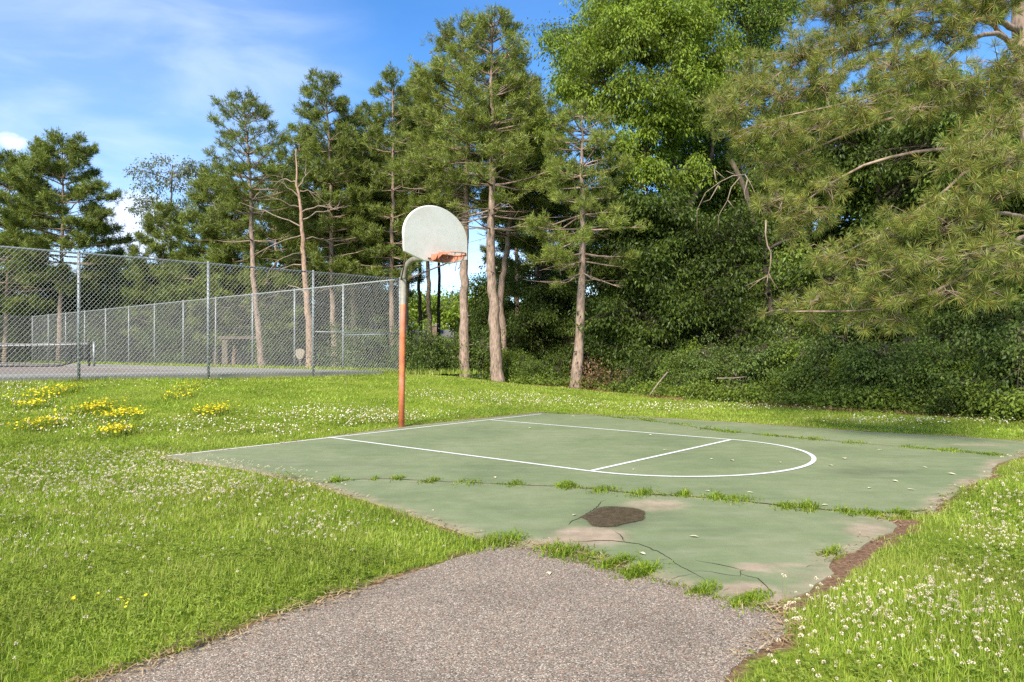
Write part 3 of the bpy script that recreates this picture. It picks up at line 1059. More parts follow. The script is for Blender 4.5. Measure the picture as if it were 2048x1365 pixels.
# skirt of the ring: a short tapering collar behind, deeper towards the board
n = 30
qq = np.linspace(0.28 * np.pi, 1.72 * np.pi, n)
topc = np.array([RC + 0.236 * (math.cos(s) * b_ + math.sin(s) * a_) - up * 0.004 for s in qq])
dep = 0.03 + 0.085 * np.clip(-np.cos(qq), 0, 1) ** 0.6
botc = np.array([RC + (0.236) * (math.cos(s) * b_ + math.sin(s) * a_) - up * (0.004 + dd) for s, dd in zip(qq, dep)])
i = np.arange(n - 1)
br.add(np.vstack([topc, botc]), np.stack([i, i + 1, i + 1 + n, i + n], -1))
br.add(np.vstack([topc + (topc - RC) * 0.02, botc + (botc - RC) * 0.02]), np.stack([i + n, i + n + 1, i + 1, i], -1))
for sgn in (-1, 1):
    br.add([bp(0.13 * sgn, 2.985, 0.025), bp(0.13 * sgn, 2.875, 0.025), bp(0.15 * sgn, 2.90, 0.16), bp(0.17 * sgn, 2.985, 0.25),
            bp(0.138 * sgn, 2.985, 0.025), bp(0.138 * sgn, 2.875, 0.025), bp(0.158 * sgn, 2.90, 0.16), bp(0.178 * sgn, 2.985, 0.25)], [[0, 1, 2, 3], [7, 6, 5, 4], [0, 4, 5, 1], [1, 5, 6, 2], [2, 6, 7, 3]])
br.build('rim_bracket', mr, hoop)
for s in (-0.20, -0.165, 0.165, 0.2):
    bolt = MB()
    bolt.tube([bp(s, 2.925, 0.02), bp(s, 2.925, 0.04)], 0.014, 6)
    bolt.build('bolt', rust, hoop)
# chain net
ch = MB()
rng = np.random.default_rng(3)
for k in range(10):
    s = 2 * np.pi * k / 10 + 0.1
    p = RC + 0.225 * (math.cos(s) * b_ + math.sin(s) * a_)
    ln = rng.uniform(0.08, 0.34)
    pts = [p]
    m_ = int(ln / 0.035)
    for j in range(m_):
        tx = (RC - p) * 0.06 * (j + 1)
        pts.append(p + tx - up * 0.035 * (j + 1) + rng.normal(0, 0.006, 3))
    for j in range(len(pts) - 1):
        c0, c1 = pts[j], pts[j + 1]
        md = (c0 + c1) / 2 + (b_ if j % 2 else a_) * 0.010
        md2 = (c0 + c1) / 2 - (b_ if j % 2 else a_) * 0.010
        ch.tube([c0, md, c1], 0.0038, 4)
        ch.tube([c0, md2, c1], 0.0038, 4)
ch.build('chain_net', rust, hoop)

# ------------------------------------------------------------------ vegetation generators


def basis(D):
    D = D / (np.linalg.norm(D, axis=1)[:, None] + 1e-12)
    ref = np.where(np.abs(D[:, 2:3]) < 0.9, np.array([[0, 0, 1.0]]), np.array([[1.0, 0, 0]]))
    U = np.cross(D, ref)
    U /= np.linalg.norm(U, axis=1)[:, None] + 1e-12
    return D, U, np.cross(D, U)


def needles(mb, P, D, n, L, W, rng, spread=1.25, back=0.6, gravity=0.0):
    """tufts of n needles round twig ends P pointing along D"""
    P = np.repeat(np.asarray(P, float), n, 0)
    D = np.repeat(np.asarray(D, float), n, 0)
    D, U, Wv = basis(D)
    k = len(P)
    thv = rng.uniform(0.15, spread, k)
    ph = rng.uniform(0, 2 * np.pi, k)
    dr = D * np.cos(thv)[:, None] + (U * np.cos(ph)[:, None] + Wv * np.sin(ph)[:, None]) * np.sin(thv)[:, None]
    dr[:, 2] -= gravity
    dr /= np.linalg.norm(dr, axis=1)[:, None]
    ln = L * rng.uniform(0.65, 1.15, k)
    st = P - D * (rng.uniform(0, back, k) * L)[:, None]
    sd = np.cross(dr, rng.normal(0, 1, (k, 3)))
    sd /= np.linalg.norm(sd, axis=1)[:, None] + 1e-9
    sd *= (W / 2) if np.isscalar(W) else (W / 2)[:, None]
    mid_ = st + dr * (ln * 0.5)[:, None]
    tip = st + dr * ln[:, None]
    tip[:, 2] -= gravity * 0.3 * ln
    V = np.stack([st, mid_ + sd, tip, mid_ - sd], 1).reshape(-1, 3)
    i = np.arange(k) * 4
    mb.add(V, np.stack([i, i + 1, i + 2, i + 3], -1))


def leaves(mb, C, n, size, spread, rng, droop=0.35, flat_=0.55, aspect=0.5, outward=None):
    """sprays of n leaves round the points C"""
    C = np.asarray(C, float)
    k = len(C) * n
    Cn = np.repeat(C, n, 0)
    off = rng.normal(0, 1, (k, 3))
    off[:, 2] *= flat_
    off *= spread * 0.6
    off[:, 2] -= droop * (off[:, 0] ** 2 + off[:, 1] ** 2) / (spread + 1e-9) * 0.7
    P = Cn + off
    d = off.copy()
    d += rng.normal(0, spread * 0.45, (k, 3))
    d[:, 2] -= spread * droop * 0.8
    d /= np.linalg.norm(d, axis=1)[:, None] + 1e-9
    nrm = rng.normal(0, 0.55, (k, 3))
    nrm[:, 2] += 1.0
    sd = np.cross(d, nrm)
    sd /= np.linalg.norm(sd, axis=1)[:, None] + 1e-9
    ln = size * rng.uniform(0.65, 1.3, k)
    wv = sd * (ln * aspect * 0.5)[:, None]
    up_ = np.cross(sd, d)
    fold = up_ * (ln * 0.08)[:, None]
    tip = P + d * ln[:, None]
    tip[:, 2] -= ln * 0.15
    mid_ = P + d * (ln * 0.42)[:, None]
    V = np.stack([P, mid_ + wv + fold, tip, mid_ - wv + fold], 1).reshape(-1, 3)
    i = np.arange(k) * 4
    mb.add(V, np.stack([i, i + 1, i + 2], -1), np.stack([i, i + 2, i + 3], -1))


def trunk_tube(mb, pts, r0, r1, rng, sides=12, flare=1.35, seg_len=0.35, wob=0.02):
    P = np.asarray(pts, float)
    # resample smoothly (Catmull-Rom style through cumulative length)
    L = np.r_[0, np.cumsum(np.linalg.norm(np.diff(P, axis=0), axis=1))]
    n = max(6, int(L[-1] / seg_len))
    s = np.linspace(0, L[-1], n)
    Q = np.stack([np.interp(s, L, P[:, k]) for k in range(3)], 1)
    for _ in range(3):
        Q[1:-1] = 0.25 * Q[:-2] + 0.5 * Q[1:-1] + 0.25 * Q[2:]
    Q[1:-1, :2] += rng.normal(0, wob, (n - 2, 2))
    f = s / L[-1]
    r = r0 * (1 - f) + r1 * f
    r = r * (1 + (flare - 1) * np.exp(-s / 0.35)) * (1 + rng.normal(0, 0.025, n))
    mb.tube(Q, r, sides)
    return Q, r


def pine(name, base, top, r0, crown0, rad, label, mat, bark, seed, n_whorl=16, per=5, tuft_n=16, L=0.2, W=0.012, dead=0.25, bend=None, shape=1.0, droop=0.0, dens=1.0,
         gaps=0.0, group='pine trees', sub=1.0, az=None, cone=0.75, tuft_boost=1.0, clump=3):
    """a red pine: straight bole, whorls of up-curving boughs carrying round tufts"""
    rng = np.random.default_rng(seed)
    base = np.asarray(base, float)
    top = np.asarray(top, float)
    root = empty(name, base, label, 'tree', group)
    H = top[2] - base[2]
    pts = [base - [0, 0, 0.2]]
    if bend:
        for f, dx, dy in bend:
            pts.append(base + (top - base) * f + [dx, dy, 0])
    else:
        pts += [base + (top - base) * 0.35 + [rng.normal(0, 0.08), rng.normal(0, 0.08), 0], base + (top - base) * 0.7 + [rng.normal(0, 0.1), rng.normal(0, 0.1), 0]]
    pts.append(top)
    tb_ = MB()
    Q, r = trunk_tube(tb_, pts, r0, 0.025, rng)

    def on_trunk(z):
        k = np.clip(np.searchsorted(Q[:, 2], z), 1, len(Q) - 1)
        f = (z - Q[k - 1, 2]) / (Q[k, 2] - Q[k - 1, 2] + 1e-9)
        return Q[k - 1] * (1 - f) + Q[k] * f, r[k]
    # stubs on the bole
    for z_ in rng.uniform(base[2] + 1.0, base[2] + H * crown0 + 0.5, int(10 * dead + 6)):
        p, rr = on_trunk(z_)
        f = rng.uniform(0, 2 * np.pi)
        dv = np.array([math.cos(f), math.sin(f), rng.uniform(-0.1, 0.4)])
        tb_.tube([p + dv * rr * 0.6, p + dv * (rr + rng.uniform(0.04, 0.16))], [0.022, 0.012], 5)
    brm, crn = MB(), MB()
    TP, TD = [], []
    zc0 = base[2] + H * crown0
    for w in range(n_whorl):
        fz = (w + rng.uniform(-0.3, 0.3)) / (n_whorl - 1)
        fz = np.clip(fz, 0, 0.985)
        if rng.random() < gaps:
            continue
        z_ = zc0 + (top[2] - zc0) * fz
        p, rr = on_trunk(z_)
        prof_ = (1 - fz) ** cone * (0.55 + 0.45 * smooth01(0, 0.25, fz)) if shape == 1.0 else shape(fz)
        for q in range(per if fz < 0.9 else max(3, per - 1)):
            ang = 2 * np.pi * q / per + w * 0.9 + rng.normal(0, 0.35)
            if az is not None and rng.random() < az[1]:
                ang = rng.normal(az[0], 0.8)
            ln = rad * prof_ * rng.uniform(0.55, 1.12) + 0.25
            el = R(-6) + R(42) * fz ** 1.3 + rng.normal(0, R(7)) - droop
            h = np.array([math.cos(ang), math.sin(ang), 0])
            p1 = p + h * ln * 0.55 + up * math.tan(el) * ln * 0.45
            p2 = p + h * ln + up * (math.tan(el) * ln * 0.8 + 0.16 * ln * (1 if droop == 0 else 0.3))
            nb = max(5, int(ln / 0.35))
            B = wobble(bez(p, p1, p2, nb), 0.02, rng)
            isdead = fz < 0.18 and rng.random() < dead
            brm.tube(B, np.linspace(0.018 + 0.011 * ln, 0.008, nb), 5, cap=False)
            if isdead:
                for _ in range(3):
                    s0 = B[rng.integers(nb // 2, nb)]
                    dv = rng.normal(0, 1, 3)
                    dv[2] *= 0.4
                    brm.tube([s0, s0 + dv * 0.25 + h * 0.2, s0 + dv * 0.45 + h * 0.35], [0.01, 0.007, 0.004], 4, cap=False)
                continue
            side = np.array([-h[1], h[0], 0])
            ntw = max(3, int(ln * 5.2 * dens * sub))
            for tw in range(ntw):
                f = rng.uniform(0.38, 1.0) ** 0.8
                kk = min(nb - 1, int(f * (nb - 1)))
                s0 = B[kk]
                tl_ = (0.2 + 0.55 * (1 - f) * ln * 0.5 + 0.1) * rng.uniform(0.6, 1.3)
                tl_ = min(tl_, 0.95)
                dv = h * rng.uniform(0.25, 0.9) + side * rng.choice([-1, 1]) * rng.uniform(0.3, 1.0) + up * rng.uniform(-0.02, 0.45)
                dv /= np.linalg.norm(dv)
                e = s0 + dv * tl_
                e[2] += 0.1 * tl_
                brm.tube([s0, (s0 + e) / 2, e], [0.010, 0.008, 0.005], 4, cap=False)
                nt_ = max(1, int(tl_ / 0.17 * tuft_boost))
                for u in range(nt_):
                    ff = 1 - 0.62 * u / max(1, nt_)
                    pt = s0 + (e - s0) * ff + rng.normal(0, 0.05, 3) * (1 if u else 0.2)
                    dd = dv + up * 0.55 + rng.normal(0, 0.3, 3)
                    TP.append(pt)
                    TD.append(dd)
                for u in range(clump):
                    TP.append(e + rng.normal(0, 0.13, 3) * (L / 0.25))
                    TD.append(dv * 0.6 + up * 0.7 + rng.normal(0, 0.4, 3))
            TP.append(B[-1])
            TD.append(h + up * 0.8)
            TP.append(B[-2])
            TD.append(h * 0.7 + up * 0.9)
    # leader shoots
    for _ in range(6):
        TP.append(top + rng.normal(0, 0.08, 3) - up * rng.uniform(0, 0.45))
        TD.append(up + rng.normal(0, 0.25, 3))
    TP, TD = np.array(TP), np.array(TD)
    needles(crn, TP, TD, tuft_n, L, W, rng, 1.45, 0.75)
    tb_.build('trunk', bark, root, True)
    brm.build('branches', M['bark_pine'] if bark is not M['bark_dark'] else bark, root, True)
    crn.build('crown', mat, root)
    return root


def lobe_tree(name, base, trunk_pts, r0, lobes, label, mat, bark, seed, leaf=0.12, per=16, spread=0.38, dens=7.0, droop=0.35, kind='leaf', cat='tree', group='broadleaf trees', tuft=(46, 0.17, 0.004),
              aspect=0.5, twig=0.012, limb_r=0.09, shell=0.45, keep_trunk=True, extra=None):
    """crown built from lobes (centre, radii); limbs from the bole reach each lobe and fork into twigs with leaf sprays"""
    rng = np.random.default_rng(seed)
    base = np.asarray(base, float)
    root = empty(name, base, label, cat, group)
    tb_, brm, crn = MB(), MB(), MB()
    Qs = []
    for k, (pts, ra, rb) in enumerate(trunk_pts):
        Q, r = trunk_tube(tb_, pts, ra, rb, rng, 10)
        Qs.append(Q)
    Qa = np.vstack(Qs)
    CP, CD = [], []
    for c, rd in lobes:
        c = np.asarray(c, float)
        rd = np.broadcast_to(np.asarray(rd, float), (3,))
        cand = Qa.copy()
        low = np.where(cand[:, 2] < c[2] + 0.3, 0, 3.0)
        dd = np.linalg.norm(cand - (c - [0, 0, 0.3 * np.linalg.norm((cand - c)[:, :2], axis=1).min()]), axis=1) + low
        s0 = cand[dd.argmin()]
        md = s0 * 0.5 + c * 0.5 + up * 0.12 * np.linalg.norm(c - s0)
        nb = max(5, int(np.linalg.norm(c - s0) / 0.4))
        B = wobble(bez(s0, md, c, nb), 0.03, rng)
        lr = limb_r * min(1.0, rd.max() / 1.2)
        brm.tube(B, np.linspace(lr, lr * 0.35, nb), 6, cap=False)
        vol = 4.19 * rd[0] * rd[1] * rd[2]
        ns = max(6, int(dens * vol ** 0.85))
        v = rng.normal(0, 1, (ns, 3))
        v /= np.linalg.norm(v, axis=1)[:, None]
        rr = rng.uniform(shell, 1.08, ns) ** 0.8
        # uneven surface
        rr *= 1 + 0.22 * np.sin(v[:, 0] * 7 + seed) * np.cos(v[:, 1] * 6 + c[0]) + rng.normal(0, 0.06, ns)
        E = c + v * rd * rr[:, None]
        if kind == 'leaf' and ns > 20:
            # leaves gather in flat drooping boughs with gaps between them
            nk = max(6, ns // 11)
            vc = rng.normal(0, 1, (nk, 3))
            vc /= np.linalg.norm(vc, axis=1)[:, None]
            cc_ = c + vc * rd * rng.uniform(0.45, 1.05, nk)[:, None]
            who = rng.integers(0, nk, ns)
            off_ = rng.normal(0, 1, (ns, 3)) * rd.mean() * [0.24, 0.24, 0.07]
            off_[:, 2] -= (off_[:, 0] ** 2 + off_[:, 1] ** 2) / rd.mean() * 0.6
            E = cc_[who] + off_
        E[:, 2] = np.maximum(E[:, 2], base[2] + 0.08)
        for e in E[::2] if kind == 'leaf' else E:
            s1 = B[rng.integers(nb // 2, nb)]
            mid2 = (s1 + e) / 2 + up * 0.10 * np.linalg.norm(e - s1)
            brm.tube(bez(s1, mid2, e, 5), np.linspace(twig, twig * 0.4, 5), 4, cap=False)
        CP.append(E)
        CD.append(E - c)
    CP, CD = np.vstack(CP), np.vstack(CD)
    if kind == 'leaf':
        leaves(crn, CP, per, leaf, spread, rng, droop, aspect=aspect)
    else:
        nn, L, W = tuft
        # several tufts on every twig end
        rep = per
        P = np.repeat(CP, rep, 0) + rng.normal(0, spread * 0.55, (len(CP) * rep, 3)) * [1, 1, 0.6]
        D = np.repeat(CD, rep, 0)
        D = D / (np.linalg.norm(D, axis=1)[:, None] + 1e-9) + rng.normal(0, 0.45, D.shape) + up * 0.25
        for p, c in zip(P, np.repeat(CP, rep, 0)):
            brm.tube([c, (p + c) / 2 - up * 0.02, p], [0.007, 0.006, 0.004], 3, cap=False)
        # keep the tufts apart so that each reads as a star of needles
        keep_ = []
        order = rng.permutation(len(P))
        for k_ in order:
            if all(((P[k_] - P[j_]) ** 2).sum() > 0.0095 for j_ in keep_[-700:]):
                keep_.append(k_)
        P, D = P[keep_], D[keep_]
        print('near pine tufts', len(P))
        needles(crn, P, D, nn, L, W, rng, 1.9, 0.18, 0.06)
    if extra:
        extra(tb_, brm, crn, rng)
    tb_.build('trunk', bark, root, True)
    brm.build('branches', bark, root, True)
    crn.build('crown', mat, root)
    return root


def gz(x, y):
    return float(zg(x, y))


# ------------------------------------------------------------------ the pines
def base_at(px, d):
    X = (px - CX) / F * d
    return np.array([X, d, gz(X, d)])


def pine_px(px_base, d, px_top, py_top, **kw):
    b = base_at(px_base, d)
    tp = at(px_top, py_top, d + kw.pop('lean_y', 0.0))
    return b, tp, kw


def add_pine(px_base, d, px_top, py_top, r0, crown0, rad, label, seed, mat='pine_far', bark='bark_pine', **kw):
    return pine('pine_tree', base_at(px_base, d), at(px_top, py_top, d), r0, crown0, rad, label, M[mat], M[bark], seed, **kw)


add_pine(118, 49, 125, 288, 0.20, 0.34, 4.6, 'broad dark pine farthest left, its pale trunk showing past the left fence post', 11, n_whorl=18, per=6, L=0.34, W=0.034, tuft_n=15, cone=0.5)
add_pine(10, 53, 18, 320, 0.2, 0.25, 4.4, 'dark pine cut by the left edge of the view, behind the broad leftmost pine', 12, n_whorl=16, per=6, L=0.34, W=0.034, cone=0.55)
add_pine(432, 46, 428, 352, 0.17, 0.22, 3.8, 'low bushy pine between the pale poplar and the thin open pine', 13, n_whorl=16, per=6, L=0.32, W=0.032, cone=0.5)
add_pine(330, 50, 335, 420, 0.15, 0.15, 3.6, 'short dark pine standing in front of the pale poplar', 14, n_whorl=14, per=6, L=0.32, W=0.032, cone=0.6)
add_pine(526, 34, 488, 205, 0.185, 0.48, 2.7, 'thin open pine with a few whorls of tufts, left of the bare snag', 15, n_whorl=12, per=6, L=0.24, W=0.022, gaps=0.1, dead=0.8, cone=0.55, dens=0.8)
add_pine(672, 37, 650, 163, 0.19, 0.30, 2.9, 'tall full pine right of the bare snag', 16, n_whorl=19, per=6, L=0.26, W=0.025, cone=0.5, dens=1.0)
add_pine(706, 39, 700, 235, 0.17, 0.40, 2.4, 'second trunk pine crowding behind the tall full pine by the snag', 17, n_whorl=15, per=5, L=0.26, W=0.025, cone=0.5)
add_pine(785, 37, 785, 158, 0.17, 0.33, 2.7, 'slim pine above the corner of the near fence, left of the backboard', 18, n_whorl=17, per=5, L=0.26, W=0.025, cone=0.55, gaps=0.08)
add_pine(808, 41, 830, 215, 0.17, 0.45, 2.4, 'far pine with its bare trunk seen just behind the hoop pole', 19, n_whorl=14, per=5, L=0.26, W=0.025, cone=0.5)
add_pine(930, 28, 928, 78, 0.225, 0.50, 3.1, 'tall pine whose straight trunk rises at the right edge of the backboard', 20, mat='pine_mid', n_whorl=20, per=6, dens=0.85, L=0.21, W=0.018, tuft_n=16, dead=0.5, cone=0.5, az=(R(180), 0.25))
add_pine(997, 26.4, 985, 48, 0.24, 0.43, 2.7, 'tallest pine with knotty trunk, right of the backboard', 21, mat='pine_mid', bark='bark_pine', n_whorl=20, per=6, dens=0.8, L=0.21, W=0.018, dead=0.6, cone=0.55, gaps=0.03,
         bend=[(0.18, -0.12, 0), (0.36, -0.22, 0), (0.55, -0.1, 0), (0.8, -0.1, 0)])
add_pine(1012, 30, 1050, 180, 0.19, 0.5, 2.2, 'leaning pine close behind the knotty trunk of the tallest pine', 22, n_whorl=16, per=6, L=0.22, W=0.02, bend=[(0.3, -0.5, 0), (0.6, -0.2, 0)])
add_pine(1150, 23.7, 1165, 232, 0.20, 0.42, 2.2, 'drooping pine standing by itself at the wood edge before the brown brush', 23, mat='pine_mid', n_whorl=14, per=5, dens=0.8, L=0.2, W=0.015, tuft_n=20, droop=0.22, dead=0.3, cone=0.45,
         bend=[(0.25, 0.12, 0), (0.55, 0.16, 0), (0.8, 0.0, 0)], gaps=0.05)
add_pine(468, 45, 472, 400, 0.15, 0.18, 3.4, 'bushy pine filling in behind the thin open pine, low crown', 91, n_whorl=14, per=6, L=0.3, W=0.03, cone=0.5)
add_pine(560, 43, 556, 345, 0.15, 0.22, 3.0, 'bushy pine between the thin open pine and the bare snag, set back', 92, n_whorl=15, per=6, L=0.3, W=0.03, cone=0.5)
add_pine(632, 46, 628, 300, 0.15, 0.26, 3.0, 'dark pine set back directly behind the bare snag', 93, n_whorl=16, per=6, L=0.3, W=0.03, cone=0.5)
add_pine(752, 44, 742, 300, 0.15, 0.26, 3.0, 'dark pine set back left of the hoop, filling between two slim pines', 94, n_whorl=16, per=6, L=0.3, W=0.03, cone=0.5)
add_pine(1072, 34, 1078, 215, 0.16, 0.30, 3.0, 'dark pine set back between the tallest pine and the lone drooping pine', 95, n_whorl=17, per=6, L=0.25, W=0.024, cone=0.5)
add_pine(700, 42, 735, 225, 0.15, 0.35, 2.7, 'dark pine top between the tall full pine and the slim pine near the hoop', 96, n_whorl=16, per=6, L=0.28, W=0.027, cone=0.5)
add_pine(862, 40, 848, 165, 0.16, 0.42, 2.8, 'dark pine top set back above the backboard', 97, n_whorl=17, per=6, L=0.27, W=0.026, cone=0.5)
add_pine(590, 45, 598, 262, 0.15, 0.32, 2.8, 'dark pine top set back just left of the bare snag tip', 98, n_whorl=15, per=6, L=0.28, W=0.028, cone=0.5)
add_pine(1035, 38, 1030, 130, 0.16, 0.42, 2.8, 'dark pine top set back right of the tallest pine', 99, n_whorl=17, per=6, L=0.27, W=0.026, cone=0.5)
# thin far trunks seen under the hoop
add_pine(735, 44, 760, 330, 0.14, 0.55, 2.2, 'slim far pine half hidden between the two pines left of the hoop', 24, n_whorl=10, per=5, L=0.28, W=0.028)
add_pine(876, 46, 880, 250, 0.14, 0.62, 2.4, 'slender dark pine trunk under the hoop rim', 25, bark='bark_dark', n_whorl=10, per=5, L=0.28, W=0.028)
add_pine(848, 44, 835, 260, 0.14, 0.6, 2.2, 'slender slanting dark pine trunk beneath the gooseneck arm', 26, bark='bark_dark', n_whorl=9, per=5, L=0.28, W=0.028)

# the bare snag
b = base_at(622, 29.5)
snag = empty('dead_pine', b, 'nearly bare sunlit pine snag with long curved dead limbs', 'tree')
tbm, brm = MB(), MB()
rng = np.random.default_rng(31)
sp = [b - [0, 0, 0.2]] + [at(px, py, 29.5) for px, py in ((617, 640), (608, 520), (603, 430), (596, 380), (590, 355), (597, 322), (592, 298))]
Q, r = trunk_tube(tbm, sp, 0.19, 0.02, rng, 12)
for (x0, y0, x1, y1, x2, y2, dd) in [(606, 470, 560, 480, 490, 520, -0.8), (604, 440, 640, 420, 690, 415, 0.5), (605, 455, 550, 430, 480, 405, 0.8), (600, 415, 560, 405, 520, 385, -0.7), (603, 425, 640, 405, 670, 420, -1.0),
                                     (596, 375, 612, 360, 612, 335, 0.3), (593, 365, 570, 350, 545, 375, 0.6), (607, 510, 580, 500, 540, 540, -1.2), (608, 530, 570, 520, 530, 570, 1.0), (598, 395, 575, 380, 560, 345, -0.3),
                                     (605, 480, 640, 470, 668, 492, 0.9), (597, 385, 620, 375, 640, 392, 0.2), (612, 585, 580, 560, 555, 590, 0.8)]:
    p0, p1, p2 = at(x0, y0, 29.5), at(x1, y1, 29.5 + dd * 0.6), at(x2, y2, 29.5 + dd * 1.3)
    B = wobble(bez(p0, p1, p2, 9), 0.03, rng)
    brm.tube(B, np.linspace(0.034, 0.008, 9), 5, cap=False)
    for _ in range(4):
        s0 = B[rng.integers(4, 9)]
        dv = (p2 - p0) / np.linalg.norm(p2 - p0) * 0.35 + rng.normal(0, 0.25, 3)
        brm.tube([s0, s0 + dv * 0.5 + [0, 0, 0.03], s0 + dv], [0.012, 0.009, 0.004], 4, cap=False)
tbm.build('trunk', M['bark_red'], snag, True)
brm.build('dead_limbs', M['dead_wood'], snag, True)

# ------------------------------------------------------------------ broadleaf trees
def L_(px, py, d, rx, ry, rdep):
    """lobe seen at a pixel, radii in pixels (screen) and metres (depth)"""
    return at(px, py, d), (rx / F * d, rdep, ry / F * d)


# bright maple
d = 27
b = base_at(1395, d)
lobe_tree('maple_tree', b, [([b, at(1385, 560, d), at(1372, 430, d), at(1340, 300, d), at(1300, 130, d)], 0.24, 0.06), ([at(1380, 500, d), at(1330, 400, d - 0.5), at(1290, 330, d - 0.8)], 0.10, 0.04),
                            ([at(1372, 430, d), at(1420, 330, d + 1), at(1440, 180, d + 1)], 0.12, 0.05)], 0.24,
          [L_(1165, 110, d, 68, 85, 1.3), L_(1140, 190, d - 0.5, 52, 45, 1.0), L_(1210, 170, d - 1.2, 80, 70, 1.3), L_(1280, 90, d - 1.4, 80, 80, 1.4), L_(1330, 30, d - 0.8, 90, 60, 1.5), L_(1395, 90, d, 75, 70, 1.4),
           L_(1220, 50, d, 70, 50, 1.3), L_(1330, 170, d - 1.6, 90, 70, 1.3), L_(1400, 190, d - 0.4, 62, 60, 1.3), L_(1290, 240, d - 1.2, 70, 50, 1.2), L_(1350, 260, d - 1.0, 60, 50, 1.1),
           L_(1290, 300, d - 1.6, 60, 46, 1.0), L_(1240, 300, d - 1.8, 52, 30, 0.8), L_(1295, 360, d - 1.7, 58, 46, 1.0), L_(1225, 350, d - 1.8, 40, 28, 0.6), L_(1320, 410, d - 1.6, 52, 32, 0.8), L_(1375, 340, d - 1.4, 45, 40, 0.8), L_(1110, 250, d - 0.8, 36, 34, 0.7), L_(1265, 420, d - 1.8, 40, 26, 0.6), L_(1260, -20, d, 90, 40, 1.4), L_(1390, 10, d + 0.6, 70, 50, 1.3), L_(1430, 120, d + 0.4, 50, 70, 1.1)],
          'big bright yellow green maple crown right of the tall pines', M['leaf_bright'], M['bark_dark'], 41, leaf=0.125, per=26, spread=0.28, dens=33.0, droop=0.7, shell=0.4)

# mid green tree behind it, reaching the top of the view
d = 31
b = base_at(1470, d)
lobe_tree('broadleaf_tree', b, [([b, at(1478, 500, d), at(1470, 300, d), at(1500, 60, d)], 0.22, 0.06)], 0.22,
          [L_(1180, 60, d, 90, 60, 1.6), L_(1480, 40, d, 110, 60, 1.6), L_(1500, 120, d, 60, 60, 1.3), L_(1440, 250, d, 60, 70, 1.5), L_(1400, 330, d, 80, 70, 1.5), L_(1460, 180, d, 50, 60, 1.2), L_(1380, 400, d, 70, 60, 1.4), L_(1450, 350, d, 60, 60, 1.3),
           L_(1560, 20, d, 60, 50, 1.3), L_(1470, -30, d, 120, 50, 1.6), L_(1420, 270, d - 1, 60, 70, 1.3), L_(1480, 330, d - 1, 60, 60, 1.3), L_(1370, 330, d - 0.5, 60, 60, 1.3), L_(1500, 420, d, 60, 60, 1.3), L_(1430, 410, d, 70, 60, 1.3)],
          'mid green broadleaf tree behind the bright maple, open against the sky', M['leaf_mid'], M['bark_dark'], 42, leaf=0.13, per=22, spread=0.34, dens=26.0, droop=0.4)

# dark drooping lower trees under the maple
d = 25
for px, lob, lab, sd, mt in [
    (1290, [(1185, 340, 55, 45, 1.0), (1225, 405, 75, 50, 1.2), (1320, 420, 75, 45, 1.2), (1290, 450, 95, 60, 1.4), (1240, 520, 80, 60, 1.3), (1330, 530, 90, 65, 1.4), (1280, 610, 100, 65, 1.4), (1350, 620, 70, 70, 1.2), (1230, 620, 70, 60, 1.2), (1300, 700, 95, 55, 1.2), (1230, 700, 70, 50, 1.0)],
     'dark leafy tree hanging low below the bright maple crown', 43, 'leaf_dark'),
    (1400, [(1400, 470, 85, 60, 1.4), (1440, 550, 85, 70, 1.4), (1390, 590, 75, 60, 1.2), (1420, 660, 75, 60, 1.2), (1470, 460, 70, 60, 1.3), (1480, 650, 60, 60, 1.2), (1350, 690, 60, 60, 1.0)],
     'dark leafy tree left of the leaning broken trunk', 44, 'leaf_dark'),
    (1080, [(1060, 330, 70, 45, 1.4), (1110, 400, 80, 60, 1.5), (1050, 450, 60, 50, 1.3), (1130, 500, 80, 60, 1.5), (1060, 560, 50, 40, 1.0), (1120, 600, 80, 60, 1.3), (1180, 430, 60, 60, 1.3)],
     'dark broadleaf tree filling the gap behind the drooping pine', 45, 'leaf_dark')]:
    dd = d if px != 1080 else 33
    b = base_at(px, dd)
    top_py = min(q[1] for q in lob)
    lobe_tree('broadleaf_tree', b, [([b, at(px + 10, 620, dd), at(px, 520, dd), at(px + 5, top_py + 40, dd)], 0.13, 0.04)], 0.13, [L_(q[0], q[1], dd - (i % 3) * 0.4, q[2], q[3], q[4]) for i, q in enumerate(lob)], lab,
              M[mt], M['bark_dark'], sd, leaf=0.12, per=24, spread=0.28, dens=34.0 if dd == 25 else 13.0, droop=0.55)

# leaning broken tree with a dead bough
d = 24.6
b = base_at(1560, d)
brk = lobe_tree('leaning_tree', b, [([b, at(1545, 640, d), at(1525, 500, d), at(1490, 380, d), at(1462, 320, d)], 0.115, 0.085)], 0.13,
                [L_(1590, 480, d + 0.5, 60, 60, 1.0), L_(1600, 580, d + 0.6, 70, 50, 1.0), L_(1520, 700, d, 60, 40, 0.8), L_(1530, 590, d - 0.8, 55, 50, 0.5), L_(1545, 510, d - 0.8, 45, 45, 0.5), L_(1550, 660, d - 0.8, 50, 45, 0.5), L_(1500, 640, d - 0.8, 50, 45, 0.5), L_(1500, 470, d + 0.9, 50, 50, 0.7)],
                'leaning dark trunk with a snapped pale bough, behind the near pine branches', M['leaf_dark'], M['bark_dark'], 46, leaf=0.12, per=14, spread=0.3, dens=8, droop=0.5)
dm = MB()
rng = np.random.default_rng(5)
d = 23.4
